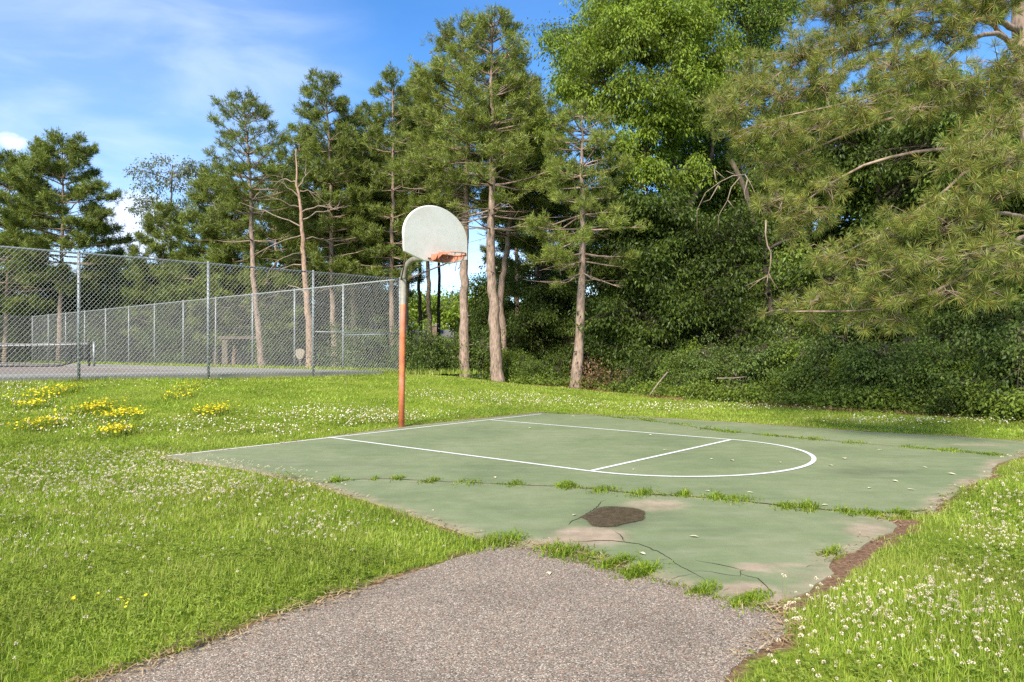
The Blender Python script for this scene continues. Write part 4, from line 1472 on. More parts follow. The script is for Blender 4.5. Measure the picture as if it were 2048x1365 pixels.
for pts in [[(1490, 350), (1465, 352), (1440, 365), (1410, 385), (1395, 420), (1394, 470)], [(1480, 355), (1462, 375), (1455, 400), (1438, 430), (1435, 470)], [(1490, 350), (1500, 365), (1510, 385), (1520, 390)],
            [(1450, 358), (1430, 340)], [(1470, 350), (1452, 342)], [(1495, 360), (1488, 385), (1495, 410)], [(1440, 365), (1420, 400), (1405, 405)], [(1455, 400), (1470, 420)]]:
    P = np.array([at(x_, y_, d - 0.6 - 0.02 * i) for i, (x_, y_) in enumerate(pts)])
    dm.tube(wobble(P, 0.01, rng), np.linspace(0.02, 0.004, len(P)), 5)
dm.tube([at(1432, 362, d - 0.5), at(1428, 338, d - 0.5)], [0.035, 0.015], 6)
dm.build('broken_bough', M['dead_wood'], brk, True)
br_l = at(1545, 560, d)

# poplar far left
d = 62
b = base_at(345, d)
lobe_tree('poplar_tree', b, [([b, at(345, 600, d), at(340, 450, d), at(345, 330, d)], 0.2, 0.05)], 0.2,
          [L_(290, 345, d, 38, 32, 1.6), L_(345, 350, d, 45, 40, 1.8), L_(395, 345, d, 36, 34, 1.6), L_(280, 400, d, 28, 36, 1.4), L_(310, 430, d, 22, 40, 1.0), L_(350, 420, d, 50, 40, 1.8), L_(410, 420, d, 30, 40, 1.5), L_(300, 470, d, 18, 26, 0.8)],
          'pale loose poplar crown against the sky between the left pines', M['leaf_pale'], M['bark_dark'], 47, leaf=0.22, per=12, spread=0.5, dens=6.0, droop=0.4, limb_r=0.07)

# generic broadleaf prototypes for the depth of the wood and the far side of the tennis court


def proto_tree(seed, H, rad, mat, label, leaf=0.17, per=26, crown0=0.14, dens=14.0, spread=0.45):
    rng = np.random.default_rng(seed)
    lob = []
    for k in range(15):
        f = rng.uniform(crown0, 1.0)
        ang = rng.uniform(0, 2 * np.pi)
        rr = rad * (0.35 + 0.65 * math.sin(np.pi * min(1, max(0.12, (1.08 - f))) ** 0.8)) * rng.uniform(0.3, 0.75)
        s = rng.uniform(0.30, 0.5) * rad
        lob.append((np.array([math.cos(ang) * rr, math.sin(ang) * rr, f * H * 0.92]), (s, s, s * 0.8)))
    lob.append((np.array([0, 0, H * 0.93]), (rad * 0.4, rad * 0.4, H * 0.09)))
    return lobe_tree('broadleaf_tree', (0, 0, 0), [([(0, 0, -0.2), (0.1, 0, H * 0.3), (-0.1, 0.1, H * 0.6), (0, 0, H * 0.95)], 0.2, 0.05)], 0.2, lob, label, mat, M['bark_dark'], seed, leaf=leaf, per=per, spread=spread, dens=dens,
                     droop=0.45)


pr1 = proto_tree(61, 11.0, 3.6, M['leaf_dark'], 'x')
pr2 = proto_tree(62, 12.5, 3.8, M['leaf_mid'], 'x', dens=10.0)
pr3 = proto_tree(63, 6.0, 3.2, M['leaf_dark'], 'x', crown0=0.03, dens=20.0, leaf=0.15, spread=0.4)
BACK = [  # prototype, px, d, scale, label
    (pr2, 1620, 30, 1.05, 'mid green tree deep in the wood behind the left half of the near pine boughs'),
    (pr1, 1760, 27, 0.95, 'dark broadleaf tree behind the middle of the near pine boughs'),
    (pr1, 1930, 24, 0.9, 'dark broadleaf tree behind the near pine, close to the right edge'),
    (pr2, 2080, 22, 0.9, 'mid green broadleaf tree cut by the right edge of the view'),
    (pr1, 1560, 38, 1.05, 'dark tree far back in the wood seen past the leaning trunk'),
    (pr2, 1850, 34, 1.25, 'tall mid green tree far back above the near pine boughs'),
    (pr1, 1240, 36, 0.9, 'dark tree far behind the lone drooping pine'),
    (pr1, 1360, 34, 0.75, 'dark tree far behind the bright maple trunk'),
    (pr1, 20, 60, 1.0, 'dark tree beyond the far end fence, leftmost'),
    (pr1, 200, 62, 0.85, 'dark tree beyond the far corner of the tennis court'),
    (pr1, 300, 56, 0.75, 'dark tree beyond the side fence, below the pale poplar'),
    (pr1, 400, 54, 0.8, 'dark tree beyond the side fence, left of the thin open pine'),
    (pr1, 500, 56, 0.72, 'dark tree beyond the side fence, behind the thin open pine trunk'),
    (pr1, 600, 52, 0.68, 'dark tree beyond the side fence, behind the bare snag'),
    (pr1, 690, 50, 0.66, 'dark tree beyond the side fence, behind the tall full pine'),
    (pr3, 100, 56, 1.1, 'low dark tree beyond the far end fence, by the leftmost pine trunk'),
    (pr3, 250, 52, 1.0, 'low dark tree behind the side fence near the net post'),
    (pr3, 380, 47, 0.95, 'low dark tree behind the side fence, left of the park shelter'),
    (pr3, 570, 44, 0.9, 'low dark tree behind the side fence, between thin pine and bare snag'),
    (pr3, 735, 47, 0.95, 'low dark tree behind the side fence, just left of the fence corner'),
    (pr3, 1085, 31, 0.75, 'low dark tree behind the trunks of the tallest pine'),
    (pr3, 1000, 36, 0.7, 'low dark tree between the trunk at the backboard and the knotty trunk'),
    (pr3, 1440, 30, 0.9, 'low dark tree deep under the bright maple'),
    (pr3, 1640, 24, 0.75, 'low dark tree just right of the leaning broken trunk'),
    (pr3, 1800, 21, 0.7, 'low dark tree under the lowest near pine boughs'),
    (pr3, 1960, 18.5, 0.62, 'low dark tree at the right end of the wood edge'),
]
WORDS = ['first', 'second', 'third', 'fourth', 'fifth', 'sixth', 'seventh', 'eighth', 'ninth', 'tenth', 'eleventh', 'twelfth', 'thirteenth']
for k, px in enumerate((-60, 40, 135, 215, 310, 400, 480, 560, 640, 720)):
    BACK.append((pr3, px, 66 - k * 1.0, 1.35, 'low dark tree in the farthest row beyond the tennis court, %s from the left' % WORDS[k]))
for k, (px, d) in enumerate(((1030, 42), (1120, 40), (1200, 38), (1290, 37), (1380, 36), (1470, 35), (1560, 33), (1660, 31), (1760, 29), (1860, 28), (1960, 26), (2070, 24))):
    BACK.append((pr3, px, d, 1.15, 'low dark tree in the back row of the right hand wood, %s from the left' % WORDS[k]))
for k, (px, d) in enumerate(((1420, 44), (1540, 46), (1660, 42), (1780, 40), (1900, 36), (2020, 33), (2150, 30))):
    BACK.append((pr1, px, d, 1.1, 'tall dark tree at the very back of the wood, %s from the left' % WORDS[k]))
used = {}
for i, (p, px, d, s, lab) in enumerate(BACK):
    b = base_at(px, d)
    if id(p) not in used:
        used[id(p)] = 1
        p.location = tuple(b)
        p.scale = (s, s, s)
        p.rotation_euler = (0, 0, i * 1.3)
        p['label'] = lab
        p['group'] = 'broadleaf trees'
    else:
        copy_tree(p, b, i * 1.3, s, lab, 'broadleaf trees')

# sunlit far hedge-like trees seen under the hoop
pr4 = proto_tree(64, 7.0, 4.0, M['leaf_bright'], 'x', crown0=0.04, dens=6.0, leaf=0.3, spread=0.7, per=12)
FAR = [(850, 78, 1.15, 'sunlit round tree far off under the hoop, left one'), (905, 84, 1.3, 'sunlit round tree far off under the hoop rim'), (960, 80, 1.1, 'sunlit round tree far off between the pine trunks'), (790, 86, 1.25, 'sunlit round tree far off behind the fence corner'),
       (1080, 78, 1.1, 'sunlit round tree far off, right of the knotty pine')]
for i, (px, d, s, lab) in enumerate(FAR):
    b = base_at(px, d)
    if i == 0:
        pr4.location = tuple(b)
        pr4.scale = (s * 1.2, s * 1.2, s)
        pr4['label'] = lab
        pr4['group'] = 'far sunlit trees'
    else:
        copy_tree(pr4, b, i * 2.0, (s * 1.2, s * 1.2, s), lab, 'far sunlit trees')

# thin pines in the wood behind the near pine, against the sky
for k, (px, d, tx, ty, lab) in enumerate([(1530, 33, 1520, -60, 'thin tall pine in the wood, left of the sky gap'), (1590, 36, 1580, -40, 'thin tall pine in the wood standing in the sky gap'), (1665, 31, 1660, -90, 'thin tall pine in the wood, right of the sky gap'),
                                           (1790, 29, 1800, -80, 'thin tall pine in the wood behind the upper near boughs')]):
    add_pine(px, d, tx, ty, 0.13, 0.45, 2.0, lab, 70 + k, mat='pine_far', bark='bark_pine', n_whorl=13, per=4, L=0.24, W=0.022, gaps=0.2, dead=0.5)

# ------------------------------------------------------------------ the near pine, trunk by the right edge
d = 14.3
b = base_at(2100, d)
NP = [  # px, py, distance, radii px, depth m
    (1470, 220, 12.0, 62, 42, 0.5), (1440, 205, 12.2, 40, 30, 0.4), (1500, 160, 12.3, 50, 45, 0.5), (1560, 190, 11.8, 60, 45, 0.5), (1600, 110, 12.0, 70, 45, 0.6), (1640, 170, 11.5, 60, 45, 0.5), (1700, 90, 11.5, 80, 40, 0.6),
    (1480, 280, 12.0, 45, 36, 0.4), (1570, 265, 11.6, 60, 34, 0.5), (1640, 250, 11.2, 55, 36, 0.5), (1720, 220, 11.0, 60, 40, 0.5), (1690, 300, 11.3, 55, 34, 0.4), (1600, 340, 11.8, 60, 34, 0.4), (1560, 400, 11.8, 55, 34, 0.4),
    (1660, 370, 11.4, 50, 34, 0.4), (1540, 330, 12.2, 40, 34, 0.4), (1630, 430, 11.6, 55, 36, 0.4), (1580, 460, 11.8, 40, 30, 0.3), (1680, 30, 12.0, 90, 40, 0.6), (1800, 40, 11.0, 90, 40, 0.6), (1780, 130, 10.8, 60, 40, 0.5),
    (1850, 140, 10.4, 70, 45, 0.5), (1900, 60, 11.0, 80, 45, 0.6), (1960, 20, 11.5, 70, 40, 0.6), (1830, 220, 10.3, 60, 36, 0.5), (1880, 170, 10.2, 60, 45, 0.5), (1940, 190, 10.4, 55, 40, 0.5), (2010, 130, 10.2, 60, 45, 0.5), (1990, 250, 9.8, 60, 45, 0.5), (2040, 190, 10.2, 50, 50, 0.5),
    (1840, 270, 10.2, 45, 30, 0.4), (1950, 300, 9.6, 70, 40, 0.5), (2030, 320, 9.2, 60, 50, 0.5), (1900, 330, 9.6, 60, 36, 0.4), (1990, 390, 9.0, 70, 40, 0.5), (1920, 400, 9.2, 65, 36, 0.4), (1850, 380, 9.8, 50, 30, 0.4), (1830, 440, 9.6, 70, 36, 0.5), (1770, 480, 9.8, 50, 36, 0.4),
    (1900, 450, 9.2, 70, 36, 0.4), (2000, 460, 9.0, 60, 36, 0.4), (1960, 510, 8.8, 70, 36, 0.4), (1870, 520, 9.2, 70, 36, 0.4), (1790, 540, 9.6, 60, 36, 0.4), (1710, 530, 10.2, 60, 36, 0.4), (2040, 540, 8.8, 50, 40, 0.4), (1750, 600, 10.0, 60, 34, 0.4), (1690, 590, 10.4, 55, 30, 0.4),
    (1640, 600, 10.8, 50, 26, 0.4), (1580, 622, 11.0, 36, 18, 0.3), (1830, 590, 9.6, 60, 36, 0.4), (1910, 590, 9.2, 60, 34, 0.4), (1740, 650, 10.2, 55, 22, 0.3), (1660, 520, 10.8, 45, 36, 0.4), (1700, 450, 10.8, 45, 34, 0.4), (1620, 640, 10.9, 40, 16, 0.3), (1800, 640, 9.9, 45, 20, 0.3),
    (1530, 420, 12.0, 28, 24, 0.3), (1980, 590, 9.0, 50, 24, 0.3), (1740, -20, 11.5, 100, 40, 0.7), (1860, -30, 11.0, 100, 40, 0.7), (2000, -20, 10.8, 80, 40, 0.7)]


def dead_hang(tb_, brm, crn, rng):
    P = np.array([at(x_, y_, 11.6) for x_, y_ in ((1532, 440), (1531, 470), (1535, 492), (1542, 505), (1541, 530), (1536, 553))])
    brm.tube(P, np.linspace(0.014, 0.009, len(P)), 5)
    for q_ in [[(1536, 553), (1515, 562), (1492, 572)], [(1537, 550), (1520, 560), (1496, 580)], [(1538, 548), (1545, 562), (1559, 583)], [(1536, 553), (1533, 572)]]:
        brm.tube([at(x_, y_, 11.6) for x_, y_ in q_], np.linspace(0.008, 0.004, len(q_)), 4)

BOUGHS = [[(2040, 250, 14.2), (1960, 205, 12.0), (1850, 215, 11.0), (1740, 245, 11.0), (1640, 290, 11.4), (1560, 330, 11.8)], [(2040, 120, 14.2), (1990, 40, 12.5), (1900, 30, 11.5), (1800, 75, 11.2), (1690, 110, 11.5)],
          [(2040, 100, 14.2), (1990, 55, 12.5), (1920, 90, 11.4), (1860, 150, 10.6), (1780, 190, 10.9), (1650, 215, 11.3), (1560, 235, 11.7)], [(2050, 440, 14.2), (2030, 430, 10.5), (1985, 420, 9.4), (1900, 480, 9.2), (1820, 550, 9.6), (1740, 600, 10.0)],
          [(2045, 330, 14.2), (1960, 295, 11.5), (1890, 297, 10.3), (1790, 305, 10.8), (1700, 330, 11.2), (1620, 400, 11.6), (1560, 440, 11.9)], [(2052, 480, 14.2), (2040, 470, 10.0), (1960, 540, 9.0), (1850, 600, 9.4), (1760, 630, 9.9), (1640, 620, 10.8), (1570, 624, 11.0)],
          [(2038, 60, 14.2), (1900, 10, 12.5), (1760, 20, 12.0), (1640, 90, 12.1), (1540, 160, 12.3), (1470, 220, 12.1)], [(2046, 380, 14.2), (2040, 330, 10.5), (1960, 300, 9.7), (1900, 380, 9.5), (1820, 440, 9.6), (1700, 500, 10.3)],
          [(2036, 160, 14.2), (2040, 170, 11.5), (2010, 140, 10.4), (1940, 180, 10.3), (1850, 230, 10.3)], [(2050, 520, 14.2), (2060, 500, 9.5), (2020, 470, 9.0), (1960, 500, 8.9), (1880, 540, 9.2)]]


def smooth_bough(q_):
    P = np.array([at(*q) for q in q_])
    s_ = np.linspace(0, 1, 26)
    tt_ = np.linspace(0, 1, len(P))
    Q = np.stack([np.interp(s_, tt_, P[:, k]) for k in range(3)], 1)
    for _ in range(3):
        Q[1:-1] = 0.25 * Q[:-2] + 0.5 * Q[1:-1] + 0.25 * Q[2:]
    return Q


lobe_tree('pine_tree', b, [([b, at(2094, 600, d), at(2072, 350, d), at(2046, 150, d), at(2036, -60, d), at(2030, -500, d)], 0.24, 0.10)] + [(smooth_bough(q), 0.055, 0.012) for q in BOUGHS], 0.24,
          [L_(*q) for q in NP if (q[0], q[1]) not in ((1840, 270), (1690, 300), (1700, 450), (1850, 380))],
          'nearest pine, long needled boughs sweeping in from the right over the wood edge', M['pine_near'], M['bark_pine'], 80, per=1, spread=0.10, dens=125.0, kind='pine', limb_r=0.02, twig=0.008, group='pine trees', tuft=(76, 0.165, 0.0056),
          shell=0.15, extra=dead_hang)

# ------------------------------------------------------------------ shrubs along the wood edge


def shrub(seed, rad, H, mat, label, leaf=0.08, per=16, dens=60.0, spread=0.22, name='shrub', stems=9):
    rng = np.random.default_rng(seed)
    lob, tr = [], []
    for k in range(stems):
        ang = rng.uniform(0, 2 * np.pi)
        rr = rad * math.sqrt(rng.uniform(0, 0.7))
        h = H * rng.uniform(0.45, 0.95) * (1 - 0.35 * rr / rad)
        e = np.array([math.cos(ang) * rr, math.sin(ang) * rr, h])
        tr.append(([np.array([e[0] * 0.35, e[1] * 0.35, -0.1]), np.array([e[0] * 0.7, e[1] * 0.7, h * 0.5]), e], 0.018, 0.008))
        s = rad * rng.uniform(0.32, 0.48)
        lob.append((e, (s, s, s * 0.9)))
        lob.append((np.array([e[0] * 1.1, e[1] * 1.1, h * 0.5]), (s, s, s * 0.9)))
    return lobe_tree(name, (0, 0, 0), tr, 0.02, lob, label, mat, M['bark_dark'], seed, leaf=leaf, per=per, spread=spread, dens=dens, droop=0.35, cat='shrub', group='shrubs along the wood edge', limb_r=0.012, twig=0.006, aspect=0.6)


sh1 = shrub(101, 1.25, 2.1, M['leaf_blue'], 'x')
sh2 = shrub(102, 1.1, 1.5, M['leaf_dark'], 'x')
sh3 = shrub(103, 1.2, 1.8, M['leaf_mid'], 'x', leaf=0.07)
sh4 = shrub(105, 1.0, 2.5, M['leaf_bright'], 'x', leaf=0.11, dens=42, per=12, spread=0.26, stems=12)
sh5 = shrub(106, 1.3, 1.2, M['weed'], 'x', leaf=0.15, dens=26, per=12, spread=0.26, stems=9)
SHR = [(sh4, 1590, 20.2, 0.85, 'light green leggy shrub right of the leaning trunk foot'), (sh4, 1690, 18.3, 0.62, 'light green leggy shrub in front of the tall bluish shrub under the near boughs'), (sh4, 1375, 22.2, 0.7, 'light green leggy shrub under the maple, behind the small green shrub'),
       (sh4, 1960, 15.6, 0.6, 'light green leggy shrub near the right edge'), (sh5, 1960, 14.3, 0.55, 'broad leaved low plant at the right end of the wood edge'), (sh5, 2045, 13.6, 0.5, 'broad leaved low plant cut by the right edge'), (sh5, 1100, 26.4, 0.6, 'broad leaved low plant left of the lone drooping pine'),
       (sh5, 1650, 18.4, 0.5, 'broad leaved low plant at the grass, middle of the wood edge'), (sh4, 1010, 28.2, 0.7, 'light green leggy shrub behind the knotty trunk'), (sh3, 905, 33.5, 1.25, 'green shrub in front of the glimpsed house roof'), (sh3, 835, 33, 1.1, 'green shrub left of the glimpsed house'),
       (sh1, 700, 29.5, 1.15, 'bluish shrub behind the fence corner, left of the hoop pole'), (sh1, 855, 27.5, 0.95, 'leafy shrub right of the hoop pole below the gooseneck'), (sh2, 905, 29.5, 1.05, 'dark shrub left of the trunk at the backboard edge'),
       (sh1, 965, 29, 1.0, 'leafy shrub between the two tall pine trunks'), (sh3, 1045, 27.5, 0.85, 'leafy shrub right of the knotty trunk'), (sh2, 1095, 26, 0.85, 'dark shrub left of the lone drooping pine'), (sh1, 760, 30.5, 1.1, 'tall bluish shrub inside the fence corner'),
       (sh2, 820, 30, 0.95, 'dark shrub behind the hoop pole'),
       (sh2, 1270, 23.5, 0.9, 'dark shrub right of the brown brush'), (sh3, 1350, 22.5, 0.85, 'green shrub under the bright maple, left of the dead sticks'), (sh1, 1420, 22, 0.9, 'bluish shrub above the dead sticks'), (sh3, 1395, 21.3, 0.6, 'small green shrub left of the dead sticks'),
       (sh2, 1500, 21, 0.85, 'dark shrub right of the dead sticks'), (sh1, 1560, 20, 0.95, 'tall bluish shrub at the foot of the leaning trunk'), (sh3, 1620, 19, 0.8, 'green shrub below the tip of the lowest near bough'),
       (sh1, 1700, 18.5, 1.0, 'tall bluish shrub under the middle of the near boughs'), (sh3, 1740, 17.3, 0.75, 'leafy shrub in front under the near boughs'), (sh1, 1800, 17.2, 1.0, 'broad bluish shrub under the right near boughs'),
       (sh3, 1860, 16.2, 0.85, 'leafy shrub beside the broad bluish shrub on the right'), (sh1, 1935, 15.8, 1.0, 'bluish shrub near the right edge behind the bank of low leaves'), (sh3, 1990, 14.9, 0.7, 'low leafy shrub by the grass at the right edge'),
       (sh1, 2060, 14.8, 1.05, 'tall bluish shrub cut by the right edge'), (sh2, 1915, 14.9, 0.5, 'small dark shrub at the grass near the right edge'), (sh2, 1200, 24.6, 0.8, 'dark shrub behind the brown brush')]
used = {}
for i, (p, px, d, s, lab) in enumerate(SHR):
    b = base_at(px, d)
    if id(p) not in used:
        used[id(p)] = 1
        p.location, p.scale, p.rotation_euler = tuple(b), (s, s, s), (0, 0, i * 1.7)
        p['label'] = lab
    else:
        copy_tree(p, b, i * 1.7, (s, s, s * (0.9 + 0.2 * ((i * 7) % 5) / 4)), lab, 'shrubs along the wood edge')
dead_shrub = shrub(104, 0.95, 1.5, M['leaf_brown'], 'withered brown brush right behind the lone drooping pine', leaf=0.08, per=9, dens=24, name='brown_shrub')
dead_shrub.location = tuple(base_at(1195, 24.0))
dead_shrub['group'] = 'brown brush'
ds2 = copy_tree(dead_shrub, base_at(1250, 23.6), 2.0, 0.6, 'small withered brown brush right of the larger brown brush', 'brown brush')

# dead sticks lying at the wood edge
rng = np.random.default_rng(77)
for k, (pts, dd, lab) in enumerate([([(1434, 757), (1465, 757), (1494, 754)], 19.6, 'pale dead stick jutting level out of the shrubs, upper one'), ([(1452, 773), (1475, 780), (1497, 778)], 19.4, 'pale bent dead stick below the level one'),
                                    ([(1300, 790), (1318, 765), (1335, 745)], 20.6, 'thin dead stick leaning up against the green shrub')]):
    mb = MB()
    P = np.array([at(x_, y_, dd + 0.15 * i) for i, (x_, y_) in enumerate(pts)])
    mb.tube(np.vstack([seg(P[0], P[1], 0.15)[:-1], seg(P[1], P[2], 0.15)]) + 0, 0.02, 6)
    for _ in range(3):
        s0 = P[1] + (P[2] - P[1]) * rng.uniform(0, 0.8)
        dv = rng.normal(0, 0.12, 3)
        mb.tube([s0, s0 + dv], [0.01, 0.005], 4)
    o = mb.build('dead_branch', M['dead_wood'], None, True, loc=P[0])
    tag(o, lab, 'dead branch', 'dead branches at the wood edge')

# ------------------------------------------------------------------ buildings glimpsed behind
m, t, out = new_mat('dark siding')
principled(t, out, ramp(t, noise_tex(t, 3, 4), [(0.3, (0.05, 0.042, 0.038)), (0.7, (0.085, 0.07, 0.06))]), 0.9, 0, 0.2)
msid = m
m, t, out = new_mat('brick chimney')
bt = nd(t, 'ShaderNodeTexBrick', i_Scale=6.0)
bt.inputs['Color1'].default_value, bt.inputs['Color2'].default_value, bt.inputs['Mortar'].default_value = (0.20, 0.13, 0.10, 1), (0.26, 0.18, 0.14, 1), (0.28, 0.25, 0.22, 1)
principled(t, out, bt.outputs[0], 0.9, 0, 0.1)
mbrick = m
m, t, out = new_mat('grey shingles')
principled(t, out, ramp(t, noise_tex(t, 8, 5), [(0.3, (0.09, 0.085, 0.085)), (0.7, (0.17, 0.16, 0.155))]), 0.9, 0, 0.2)
mshin = m
m, t, out = new_mat('weathered timber in shade')
principled(t, out, ramp(t, noise_tex(t, 5, 5), [(0.3, (0.09, 0.072, 0.058)), (0.7, (0.15, 0.12, 0.095))]), 0.9, 0, 0.2)  # browns lowered so the colour itself holds the shade round the shelter
mtim = m


def house(px, d, w, h, lab, chimney=True):
    b = base_at(px, d)
    rt = empty('house', b, lab, 'house')
    mb = MB()
    mb.box(b + [0, 0, h / 2], (w / 2, 2.5, h / 2))
    mb.build('wall', msid, rt)
    rf = MB()
    e, rz = w / 2 + 0.4, h + 1.5
    rf.add([b + [-e, -2.9, h], b + [e, -2.9, h], b + [e, 0, rz], b + [-e, 0, rz], b + [-e, 2.9, h], b + [e, 2.9, h], b + [-e, -2.9, h - 0.14], b + [e, -2.9, h - 0.14], b + [-e, 2.9, h - 0.14], b + [e, 2.9, h - 0.14]],
           [[0, 1, 2, 3], [3, 2, 5, 4], [6, 7, 1, 0], [9, 8, 4, 5], [8, 9, 7, 6]], [[6, 0, 3], [4, 8, 3], [7, 2, 1], [5, 2, 9]], [[6, 3, 8], [7, 9, 2]])
    ro = rf.build('roof', mshin, rt)
    if chimney:
        cm = MB()
        cm.box(b + [w * 0.22, -0.9, h + 1.0], (0.36, 0.4, 0.8))
        cm.box(b + [w * 0.22, -0.9, h + 1.85], (0.42, 0.46, 0.06))
        cm.build('chimney', mbrick, ro, loc=b)
    for s in (-0.28, 0.18):
        wm = MB()
        wm.box(b + [w * s, -2.53, h * 0.55], (0.5, 0.04, 0.6))
        wm.build('window_frame', mtim, rt)
    return rt


house(852, 62, 4.2, 1.9, 'dark house with grey roof and brick chimney glimpsed under the hoop between trunks')
# park shelter behind the side fence
b = base_at(478, 43)
sh = empty('park_shelter', b, 'small dark timber shelter behind the side fence, left of the thin pine trunk', 'shelter')
mb = MB()
mb.box(b + [0.55, 0.8, 0.95], (0.95, 0.06, 0.95))
mb.build('back_wall', msid, sh)
mb = MB()
mb.box(b + [0.35, 0.2, 2.0], (1.2, 1.1, 0.06))
mb.box(b + [0.35, -0.94, 1.97], (1.25, 0.03, 0.08))
mb.build('roof', mtim, sh)
for s in (-0.5, 1.4):
    mb = MB()
    mb.box(b + [s, -0.8, 0.95], (0.16 if s < 0 else 0.08, 0.1, 0.95))
    mb.build('post', mtim, sh)
# rounded board on a stake
b = base_at(600, 35)
sg = empty('sign', b, 'pale rounded board on a short stake left of the bare snag trunk', 'sign')
mb = MB()
mb.box(b + [0, 0, 0.35], (0.05, 0.03, 0.4))
mb.build('stake', mtim, sg)
mb = MB()
pr_ = [(-0.24, 0.95), (-0.12, 0.72), (0, 0.66), (0.12, 0.72), (0.24, 0.95), (0.22, 1.12), (0, 1.2), (-0.22, 1.12)]
V = np.array([b + [x_, -0.05, z_] for x_, z_ in pr_] + [b + [x_, 0.0, z_] for x_, z_ in pr_])
n = len(pr_)
i = np.arange(n)
k = (i + 1) % n
mb.add(V, [list(range(n))], [list(range(2 * n - 1, n - 1, -1))], np.stack([i, i + n, k + n, k], -1))
m, t, out = new_mat('shade toned board')
principled(t, out, (0.27, 0.23, 0.18), 0.9, 0, 0.1)  # board tone darkened to stand in for the shade on it
mb.build('board', m, sg)

# ------------------------------------------------------------------ lawn


def blades(mb, x, y, z, h, w, rng, lean=0.5, dirs=None):
    k = len(x)
    ang = rng.uniform(0, 2 * np.pi, k) if dirs is None else dirs
    ln = rng.uniform(0.1, 1.0, k) * lean
    dx, dy = np.cos(ang) * ln * h, np.sin(ang) * ln * h
    sa = ang + np.pi / 2 + rng.normal(0, 0.5, k)
    sx_, sy_ = np.cos(sa) * w / 2, np.sin(sa) * w / 2
    zz = z - 0.01
    V = np.stack([np.c_[x - sx_, y - sy_, zz], np.c_[x + sx_, y + sy_, zz],
                  np.c_[x + dx * 0.35 + sx_ * 0.8, y + dy * 0.35 + sy_ * 0.8, zz + h * 0.6], np.c_[x + dx * 0.35 - sx_ * 0.8, y + dy * 0.35 - sy_ * 0.8, zz + h * 0.6],
                  np.c_[x + dx, y + dy, zz + h * (1 - 0.25 * ln)]], 1).reshape(-1, 3)
    i = np.arange(k) * 5
    mb.add(V, np.stack([i, i + 1, i + 2, i + 3], -1), np.stack([i + 3, i + 2, i + 4], -1))


def lawn_mask(x, y, margin=0.03):
    dc = signed(COURT, x, y)
    dp = signed(PATH, x, y)
    e = np.minimum(dc, dp) + (vnoise(x, y, 5, 7) - 0.5) * 0.14 + (vnoise(x, y, 1.6, 8) - 0.5) * 0.12
    so = signed(SOIL, x, y) + (vnoise(x, y, 7, 2) - 0.5) * 0.15
    rx, ry = x - FC[0], y - FC[1]
    nn = rx * FN[0] + ry * FN[1]
    tt = -(rx * FU[0] + ry * FU[1])
    vv = rx * FV[0] + ry * FV[1]
    tennis = (nn < 0.05) & (tt < 0.1)
    return (e > margin) & (so > 0) & ~tennis & (wood_depth(x, y) < -0.15 + 1.0 * vnoise(x, y, 0.9, 71))


def in_view(x, y, m=1.2):
    return (np.abs(x) < 0.76 * y + m + 0.04 * y)


rng = np.random.default_rng(200)
gm = MB()
BANDS = [(1.6, 4.5, 7500, 0.058, 0.0036), (4.5, 7.5, 4000, 0.054, 0.005), (7.5, 11, 2000, 0.05, 0.0075), (11, 16, 900, 0.05, 0.012), (16, 26, 330, 0.05, 0.02)]
for y0, y1, dens, h, w in BANDS:
    X0, X1 = -(0.8 * y1 + 1.5), (0.8 * y1 + 1.5)
    n = int((X1 - X0) * (y1 - y0) * dens)
    x = rng.uniform(X0, X1, n)
    y = rng.uniform(y0, y1, n)
    k = in_view(x, y)
    x, y = x[k], y[k]
    k = lawn_mask(x, y)
    # clumpy
    dn = 0.45 + 0.75 * vnoise(x, y, 3.1, 11) * (0.5 + vnoise(x, y, 0.9, 12))
    k &= rng.random(len(x)) < dn
    x, y = x[k], y[k]
    z = zg(x, y) + smooth01(0, 0.25, np.minimum(signed(COURT, x, y), signed(PATH, x, y))) * 0.02
    hh = h * rng.uniform(0.5, 1.35, len(x)) * (0.65 + 0.7 * vnoise(x, y, 1.7, 13))
    blades(gm, x, y, z, hh, w * rng.uniform(0.7, 1.3, len(x)), rng, 0.9)
# taller grass against the foot of the near fence and round the pole
x, y = [], []
for _ in range(5200):
    u, off = rng.uniform(-0.3, 14), rng.normal(0.08, 0.12)
    p = FC + FU * u + FN * abs(off)
    x.append(p[0])
    y.append(p[1])
x, y = np.array(x), np.array(y)
blades(gm, x, y, zg(x, y), rng.uniform(0.05, 0.15, len(x)), 0.012, rng, 0.6)
# grass strip beyond the side fence
x, y = [], []
for _ in range(9000):
    v, off = rng.uniform(0, 36), rng.uniform(-0.2, 3.5)
    p = FC + FV * v - FU * off
    x.append(p[0])
    y.append(p[1])
x, y = np.array(x), np.array(y)
blades(gm, x, y, np.maximum(zg(x, y), 0.6), rng.uniform(0.08, 0.25, len(x)), 0.03, rng, 0.6)
x, y = [], []
for _ in range(3000):
    v, off = rng.uniform(0, 36), rng.uniform(0.1, 0.6)
    p = FC + FV * v + FU * off
    x.append(p[0])
    y.append(p[1])
x, y = np.array(x), np.array(y)
blades(gm, x, y, np.full(len(x), ZT), rng.uniform(0.04, 0.16, len(x)), 0.03, rng, 0.6)
tag(gm.build('grass', M['grass']), 'green lawn grass round the ball court and the path', 'grass', kind='stuff')


